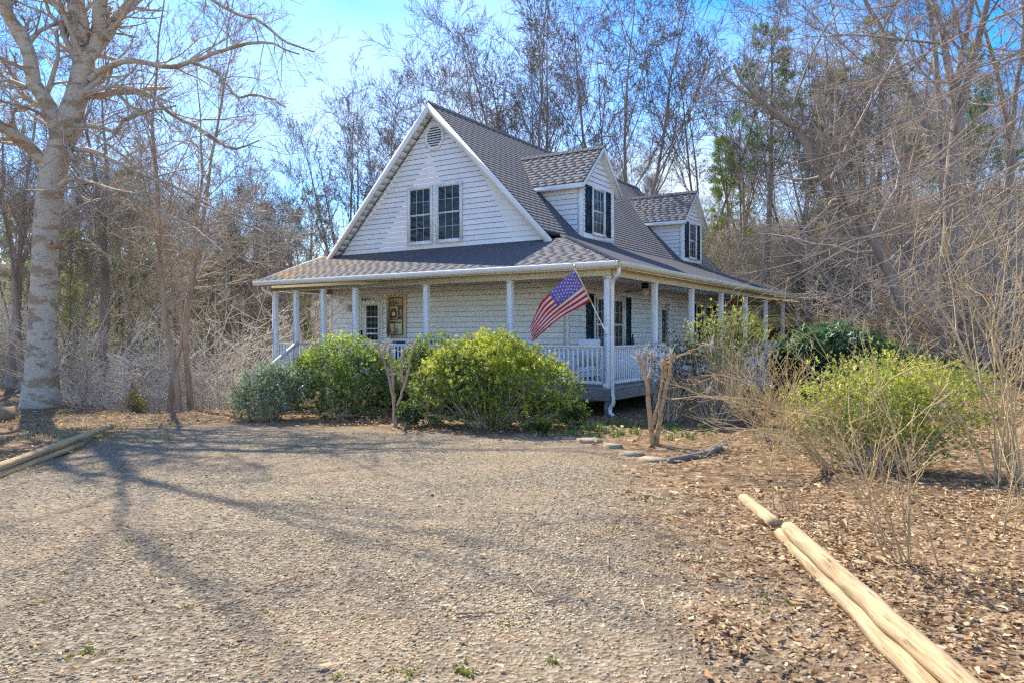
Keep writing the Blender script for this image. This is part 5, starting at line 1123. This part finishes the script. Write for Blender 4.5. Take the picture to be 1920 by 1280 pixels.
budded('bare_shrub', 'big arching bare tan shrub spreading left in front of the yellow-green shrub', ground(1560, 880), 15, (1.3, 2.3), .8, 61, (lft[0] * .55, lft[1] * .55), .014, (6, 4), .28)
budded('bare_shrub', 'upright bare tan shrub with a leafy red base beside the long timber', ground(1702, 1056), 9, (.9, 1.7), .35, 62, (lft[0] * .3, lft[1] * .3), .008, (5, 3), .05)
budded('bare_shrub', 'thin wispy bare shrub behind the short end timber', ground(1482, 960), 6, (.6, 1.1), .25, 63, (lft[0] * .1, lft[1] * .1), .006, (4, 3), .05)
budded('bare_shrub', 'slender bare shrub near the right edge of the leaf litter', ground(1895, 1005), 5, (.8, 1.6), .3, 64, (0, 0), .006, (4, 3), .05)
budded('bare_shrub', 'tall whippy bare shrub with orange buds at the right edge', np.array(on(*spot(1885, 8.2))), 13, (2.2, 3.4), .40, 65, (lft[0] * .12, lft[1] * .12), .013, (5, 4), .12)
budded('bare_shrub', 'bare twiggy shrub between the pruned crape myrtle and the azalea', np.array(on(*spot(1440, 12.2))), 18, (.9, 1.7), .7, 66, (lft[0] * .2, lft[1] * .2), .009, (5, 4), .2, buds=True)
budded('bare_shrub', 'bare brown sapling beside the drive right of the beech', np.array(on(*spot(160, 21.2))), 12, (1.2, 2.2), .25, 67, (0, 0), .012, (5, 3), .02, stem='redbark', buds=False)
# pruned crape myrtles
def pruned(label, D, stems, seed):
    rng = np.random.default_rng(seed); u, v = stems[0][0][0]; base = on(*spot(u, D)); t_ = thing('pruned_crape_myrtle', label, 'tree', base); T = Tree(); T0 = Tree()
    for px, w, do in stems:
        P, Rr = traced(px, w, D, do, 14, rng, .008); T0.put(P, Rr, 8)
        tip = P[:, -1]; n_ = 16; dd = unit(rng.normal(0, .55, (n_, 3)) + np.array([0, 0, .8])); K, Kr = grow(rng, np.repeat(tip, n_, 0) + rng.normal(0, .015, (n_, 3)) - np.array([0, 0, .03]), dd, rng.uniform(.05, .20, n_), np.full(n_, .005), 4, .15, .05, .5, .002); T.put(K, Kr, 4, True)
        kn_, knr = grow(rng, tip - np.array([[0, 0, .05]]), np.array([[0, 0, 1.]]), np.array([.08]), Rr[:, -1] * 1.5, 4, .1, 0, .9); T0.put(kn_, knr, 7)
    link('trunk', T0.mesh('trunk', 'wood'), M['myrtle'] if seed == 71 else M['redbark'], t_); link('crown', T.mesh('spurs', 'twig'), M['palebrush'], t_)
    for ch in t_.children: ch.location = -t_.location
gcm = ground(1226, 833); DC = RD(gcm[0], gcm[1])[1]
pruned('pruned crape myrtle with forked orange-tan trunks near the porch corner', DC, [([(1224, 838), (1218, 770), (1212, 715), (1205, 690), (1196, 668)], [11, 10, 9, 7, 6], (0, -.1)), ([(1230, 838), (1240, 770), (1250, 720), (1256, 690), (1259, 664)], [11, 9, 8, 7, 6], (0, .1)), ([(1225, 795), (1236, 745), (1242, 710), (1240, 682)], [6, 5, 5, 5], (0, .15)), ([(1213, 720), (1220, 690), (1222, 668)], [6, 5, 4], (-.05, .1)), ([(1251, 715), (1248, 690), (1247, 668)], [5, 5, 4], (.1, -.1)), ([(1207, 695), (1210, 675), (1212, 660)], [6, 5, 5], (-.05, -.15)), ([(1252, 680), (1300, 655), (1330, 645)], [4, 3, 2], (.1, -.2)), ([(1240, 742), (1290, 748), (1330, 730)], [3, 2.5, 1.6], (0, -.3))], 71)
gcm = ground(740, 800); D2 = RD(gcm[0], gcm[1])[1]
pruned('pruned crape myrtle with brown stubby trunks before the porch left of the rounded shrub', D2, [([(741, 805), (736, 740), (724, 690), (712, 660), (706, 648)], [6, 5.5, 5, 4, 4], (0, -.1)), ([(742, 805), (738, 740), (735, 690), (731, 650)], [5, 5, 4.5, 4], (0, .1)), ([(745, 760), (762, 710), (768, 680), (775, 645)], [5, 5, 4, 4], (0, .1)), ([(755, 715), (752, 680), (758, 655)], [6, 5, 5], (0, -.1)), ([(716, 668), (722, 650), (726, 640)], [5, 5, 4], (0, 0))], 72)

# ------------------------------------------------------------------ landscape timbers
def timber(name, label, a, c, r=.062, z=0., seed=0, group=None):
    rng = np.random.default_rng(seed); a = np.array([*a[:2], gz(*a[:2]) + z]); c = np.array([*c[:2], gz(*c[:2]) + z]); n_ = 14; tt = np.linspace(0, 1, n_)[:, None]; P = a * (1 - tt) + c * tt + rng.normal(0, .004, (n_, 3)); d = unit((c - a)[None])[0]; sd = np.cross(d, (0, 0, 1)); sd /= np.linalg.norm(sd); up = np.cross(sd, d); ang_ = np.linspace(0, 2 * math.pi, 17)[:-1]
    V = []
    for k in range(n_):
        rr2 = r * rng.uniform(.97, 1.03) * (.93 if k in (0, n_ - 1) else 1)
        for q in ang_: V.append(P[k] + sd * math.cos(q) * rr2 * 1.12 + up * np.clip(math.sin(q), -.75, .75 if False else 1) * rr2)
    F = [(k * 16 + q, k * 16 + (q + 1) % 16, k * 16 + 16 + (q + 1) % 16, k * 16 + 16 + q) for k in range(n_ - 1) for q in range(16)]; L0 = len(V)
    mb = MB(); mb.add(V, F + [tuple(range(16))[::-1], tuple(range((n_ - 1) * 16, n_ * 16))]); o = mb.build(name, M['timber'], None, True)
    # align the material's long grain with the timber
    o.rotation_euler = (0, 0, math.atan2(d[1], d[0])); co_ = np.empty(L0 * 3, np.float32); o.data.vertices.foreach_get('co', co_); co_ = co_.reshape(-1, 3) - P[0]; an = math.atan2(d[1], d[0]); ca, sa = math.cos(-an), math.sin(-an)
    co_ = np.stack([co_[:, 0] * ca - co_[:, 1] * sa, co_[:, 0] * sa + co_[:, 1] * ca, co_[:, 2]], -1); o.data.vertices.foreach_set('co', co_.astype(np.float32).ravel()); o.location = P[0]
    return tag(o, label, 'timber', group)
def gp(u, v, h): return ground(u, v, h)
A = gp(1478, 984, .13); B = gp(1776, 1254, .13); dn = unit((B - A)[None])[0]
timber('landscape_timber', 'long upper landscape timber along the right edge of the drive', A, B + dn * .6, .058, .10, 1)
A1 = gp(1464, 995, .04); B1 = gp(1722, 1268, .04); d1_ = unit((B1 - A1)[None])[0]
timber('landscape_timber', 'long lower landscape timber half buried beside the upper one at right', A1, B1 + d1_ * .6, .05, .02, 2)
timber('landscape_timber', 'short weathered end timber beyond the long pair at right', gp(1394, 931, .045), gp(1456, 982, .045), .054, .03, 3)
A3 = gp(212, 797, .13); B3 = gp(2, 871, .13); timber('landscape_timber', 'upper landscape timber along the left edge of the drive', A3, B3 + (B3 - A3) * .25, .056, .125, 4)
A3 = gp(157, 829, .04); B3 = gp(2, 887, .04); timber('landscape_timber', 'lower landscape timber under the upper one at left', A3, B3 + (B3 - A3) * .3, .052, .03, 5)
A4 = ground(1360, 838); B4 = ground(1255, 868); m4 = (A4 + B4) / 2 + np.array([.12, -.05, 0]); o = MB().tube([A4 + (0, 0, .03), m4 + (0, 0, .03), B4 + (0, 0, .03)], [.05, .055, .05], 8).build('edging_log', M['greywood'], None, True); rehome(o, tuple(A4)); tag(o, 'mossy grey curved edging log by the foot of the pruned crape myrtle', 'log')
# flat edging stones near the crape myrtle
rngR = np.random.default_rng(4)
for k, (u, v, lab) in enumerate(((1105, 828, 'leftmost flat edging stone in the mulch'), (1150, 838, 'flat edging stone left of the crape myrtle foot'), (1185, 852, 'broad tan edging stone below the crape myrtle'), (1225, 862, 'flat edging stone right of the broad tan one'), (1060, 822, 'small edging stone before the rounded shrub'))):
    q = ground(u, v); n_ = 8; r = rngR.uniform(.10, .2); pl = [(q[0] + r * rngR.uniform(.7, 1.15) * math.cos(a) * 1.3, q[1] + r * rngR.uniform(.7, 1.15) * math.sin(a)) for a in np.linspace(0, 6.28, n_ + 1)[:-1]]
    o = MB().prism(pl, q[2] - .05, q[2] + rngR.uniform(.02, .05)).build('edging_stone', M['rock']); rehome(o, tuple(q)); tag(o, lab, 'stone', 'flat edging stones')
# wooden planter at the far left edge
q = ground(-62, 792); pl = thing('wooden_planter', 'weathered wooden planter box at the far left edge of the drive', 'planter', tuple(q)); ex = np.array([cY, sY, 0]); ey = np.array([-sY, cY, 0]); Wp, Hp, Dp = .72, .42, .30
for nm, a, c, w_, h_ in (('side_board', -Wp * ex, Wp * ex, .03, .19), ('side_board', -Wp * ex + Dp * 2 * ey, Wp * ex + Dp * 2 * ey, .03, .19), ('end_board', -Wp * ex, -Wp * ex + Dp * 2 * ey, .03, .19), ('end_board', Wp * ex, Wp * ex + Dp * 2 * ey, .03, .19)):
    for lev in (0,):
        mb = MB(); mb.obb(q + a + (0, 0, .16), q + c + (0, 0, .16), w_, .36); mb.build(nm, M['planter'], pl)
mb = MB(); mb.add([q - (Wp - .02) * ex + (0, 0, .3), q + (Wp - .02) * ex + (0, 0, .3), q + (Wp - .02) * ex + 2 * Dp * ey + (0, 0, .3), q - (Wp - .02) * ex + 2 * Dp * ey + (0, 0, .3)], [(0, 1, 2, 3)]); mb.build('soil', M['found'], pl)

# ------------------------------------------------------------------ loose ground: stone chips, fallen leaves, weeds, twigs
rngG = np.random.default_rng(8)
def sample(n_, D0, D1, pw_, keep):
    D = (D0 ** pw_ + rngG.uniform(0, 1, n_) * (D1 ** pw_ - D0 ** pw_)) ** (1 / pw_); R = rngG.uniform(-.72, .72, n_) * D; x, y = world_RD(R, D); k = keep(x, y); x, y = x[k], y[k]; return x, y, gz(x, y)
def chips(n_, D0, D1, pw_, smin, smax):
    x, y, z = sample(n_, D0, D1, pw_, lambda x, y: rngG.uniform(0, 1, len(x)) < .04 + .96 * gravel_mask(x, y) * (.5 + .6 * (vnoise(x, y, .8, 12) > .3)) * (1 - .25 * sstep(.55, .75, vnoise(x, y, 1.3, 9))))
    m = len(x); s = smin * (smax / smin) ** rngG.uniform(0, 1, m) ** 1.6; a = rngG.uniform(0, 6.28, m); ac = np.array([0., 1.5, 3.1, 4.6])[None] + a[:, None] + rngG.normal(0, .38, (m, 4)); rr2 = s[:, None] * rngG.uniform(.65, 1.2, (m, 4)); asp = rngG.uniform(.5, 1, m)[:, None]
    px, py_ = np.cos(ac) * rr2, np.sin(ac) * rr2 * asp; r2 = rngG.uniform(0, 6.28, m)[:, None]; px, py_ = px * np.cos(r2) - py_ * np.sin(r2), px * np.sin(r2) + py_ * np.cos(r2); tx, ty = rngG.normal(0, .16, (2, m, 1)); h = (s * rngG.uniform(.10, .42, m))[:, None]
    top = np.stack([x[:, None] + px * .9, y[:, None] + py_ * .9, z[:, None] + h + px * tx + py_ * ty], -1); bot = np.stack([x[:, None] + px, y[:, None] + py_, z[:, None] - .012 + 0 * px], -1); V = np.concatenate([top, bot], 1).reshape(-1, 3); q = np.arange(m)[:, None] * 8
    F = np.concatenate([q + np.array(f) for f in ((0, 1, 2, 3), (4, 5, 1, 0), (5, 6, 2, 1), (6, 7, 3, 2), (7, 4, 0, 3))]); pal = np.array([(.385, .325, .235), (.285, .245, .185), (.48, .41, .295), (.175, .16, .14), (.36, .26, .15), (.10, .09, .08), (.33, .18, .09)]); c = pal[rngG.choice(7, m, p=(.27, .23, .18, .12, .12, .04, .04))] * rngG.uniform(.75, 1.25, (m, 1)) * (.78 + .44 * vnoise(x, y, 1.6, 31))[:, None] * np.array([1.0, .90, .73]); return V, F, np.repeat(c, 8, 0).clip(0, 1)
V1, F1, C1 = chips(72000, 2.5, 6.5, 1.4, .005, .019); V2, F2, C2 = chips(62000, 6, 14, 1.5, .008, .020)
o = link('gravel', np_mesh('gravel', np.concatenate([V1, V2]), [np.concatenate([F1, F2 + len(V1)])], np.concatenate([C1, C2])), M['chip']); o['kind'] = 'stuff'; o['label'] = 'grey and tan slate gravel of the driveway'; o['category'] = 'gravel'
def leaves(n_, D0, D1, pw_, smin, smax, thr):
    def keep(x, y):
        R, D = RD(x, y); g = gravel_mask(x, y); ins = (x > XL - .1) & (x < .1) & (y > -.1) & (y < YR); return (rngG.uniform(0, 1, len(x)) < (1 - g) * (.1 + 1.1 * vnoise(x, y, .45, 21) * vnoise(x, y, 1.7, 22) * 1.6) + .02) & ~ins
    x, y, z = sample(n_, D0, D1, pw_, keep); m = len(x); s = (smin + (smax - smin) * rngG.uniform(0, 1, m) ** 1.5 * np.where(rngG.uniform(0, 1, m) < .03, 1.9, 1.))[:, None]; a = rngG.uniform(0, 6.28, m)[:, None]; cu_ = rngG.uniform(-.2, .95, m)[:, None]; base = np.array([(-1, 0, 0), (-.2, .48, 1), (.5, .34, .8), (1, 0, .3), (.5, -.34, .8), (-.2, -.48, 1)]); lx, ly, lh = base[:, 0][None] * s, base[:, 1][None] * s * rngG.uniform(.6, 1.1, (m, 1)), base[:, 2][None] * s * cu_
    tx, ty = rngG.normal(0, .45, (2, m, 1)); V = np.stack([x[:, None] + lx * np.cos(a) - ly * np.sin(a), y[:, None] + lx * np.sin(a) + ly * np.cos(a), z[:, None] + .008 + rngG.uniform(0, .02, (m, 1)) + lh + np.abs(lx * tx + ly * ty)], -1).reshape(-1, 3); q = np.arange(m)[:, None] * 6
    F = np.concatenate([q + np.array([0, 3, 2, 1]), q + np.array([0, 5, 4, 3])]); pal = np.array([(.45, .31, .16), (.36, .23, .12), (.53, .39, .22), (.25, .15, .075), (.44, .23, .09), (.58, .45, .27)]); c = pal[rngG.choice(6, m, p=(.27, .22, .2, .12, .09, .1))] * rngG.uniform(.7, 1.25, (m, 1)); return V, F, np.repeat(c, 6, 0).clip(0, 1)
V1, F1, C1 = leaves(46000, 2.6, 8, 1.5, .007, .034, 0); V2, F2, C2 = leaves(36000, 7.5, 26, 1.5, .02, .055, 0)
o = link('leaf_litter', np_mesh('leaf_litter', np.concatenate([V1, V2]), [np.concatenate([F1, F2 + len(V1)])], np.concatenate([C1, C2])), M['deadleaf']); o['kind'] = 'stuff'; o['label'] = 'brown fallen leaves covering the beds and woods floor'; o['category'] = 'leaves'
# grass tufts and weeds
def tufts(spots_, hb, k, col, name, label, sp_=.05):
    V = []; C_ = []; F = []; n_ = 0
    for (x, y, s_) in spots_:
        z = float(gz(x, y))
        for _ in range(k):
            a = rngG.uniform(0, 6.28); r = abs(rngG.normal(0, sp_ * s_)); bx2, by2 = x + r * math.cos(a), y + r * math.sin(a); h = hb * s_ * rngG.uniform(.5, 1.2); ln_ = rngG.uniform(.1, .7) * h; a2 = rngG.uniform(0, 6.28); w = .004 * (1 + s_); ox_, oy_ = -math.sin(a2) * w, math.cos(a2) * w
            V += [(bx2 - ox_, by2 - oy_, z - .01), (bx2 + ox_, by2 + oy_, z - .01), (bx2 + math.cos(a2) * ln_ * .4 + ox_ * .8, by2 + math.sin(a2) * ln_ * .4 + oy_ * .8, z + h * .6), (bx2 + math.cos(a2) * ln_ * .4 - ox_ * .8, by2 + math.sin(a2) * ln_ * .4 - oy_ * .8, z + h * .6), (bx2 + math.cos(a2) * ln_, by2 + math.sin(a2) * ln_, z + h)]; F.append(n_); n_ += 5; c = np.array(col) * rngG.uniform(.7, 1.35); C_ += [c] * 5
    q = np.array(F)[:, None]; o = link(name, np_mesh(name, np.array(V), [q + np.array([0, 1, 2, 3]), q + np.array([3, 2, 4])], np.array(C_).clip(0, 1)), M['grassm']); o['kind'] = 'stuff'; o['label'] = label; o['category'] = 'grass'
gs = [(*ground(u, v)[:2], s_) for u, v, s_ in [(rngG.uniform(985, 1200), rngG.uniform(790, 822), rngG.uniform(.6, 1.2)) for _ in range(90)] + [(rngG.uniform(1240, 1330), rngG.uniform(795, 825), rngG.uniform(.5, 1.)) for _ in range(30)]]
tufts(gs, .11, 12, (.13, .24, .04), 'bed_grass', 'short green grass along the bed under the porch corner', .06)
ws = [(1205, 937, 1), (1230, 935, 1.2), (1250, 965, .8), (1245, 945, .8), (870, 1262, 1.6), (765, 1265, 1.2), (1040, 1245, 1), (950, 1175, .7), (350, 1140, .8), (160, 1225, 1), (130, 1232, .8), (585, 935, .8), (240, 1015, .8), (1440, 1125, .9), (1480, 1130, 1), (1435, 1145, .7), (155, 1090, .7), (30, 850, 1), (45, 845, 1.2), (80, 852, .8)]
ws = [(*ground(u, v)[:2], s_) for u, v, s_ in ws] + [(*ground(rngG.uniform(60, 1150), rngG.uniform(815, 1270))[:2], rngG.uniform(.25, .6)) for _ in range(30)]
tufts(ws, .018, 26, (.30, .31, .06), 'weeds', 'small yellow-green weeds sprouting through the gravel', .045)
ds = [(*ground(rngG.uniform(0, 320), rngG.uniform(778, 830))[:2], rngG.uniform(.6, 1.3)) for _ in range(260)]
tufts(ds, .06, 9, (.46, .36, .16), 'dry_grass', 'short dry straw grass along the far left edge of the drive', .10)
# fallen sticks on the drive
for k, (px, r) in enumerate((([(855, 1156), (900, 1154), (938, 1155)], .008), ([(1020, 1134), (1045, 1130), (1070, 1121)], .008), ([(1203, 1128), (1210, 1150), (1240, 1165), (1270, 1174)], .006), ([(990, 1100), (1000, 1115), (1002, 1118)], .005), ([(1140, 1045), (1140, 1060), (1150, 1072)], .005), ([(495, 1105), (560, 1085), (610, 1075)], .006), ([(400, 1150), (450, 1128), (470, 1120)], .006))):
    P = [ground(*q) + (0, 0, .022) for q in px]; o = MB().tube(P, np.linspace(r, r * .5, len(P)), 5).build('stick', M['redbark'], None, True); rehome(o, tuple(P[0]))
    tag(o, ['longest straight stick lying on the gravel', 'tan stick on the gravel right of the longest one', 'curved stick on the gravel nearest the right timber', 'short forked-looking stick on the gravel', 'short hooked stick on the gravel toward the porch', 'long thin stick on the gravel at left', 'thin bent stick on the gravel at lower left'][k], 'stick', 'sticks on the drive')
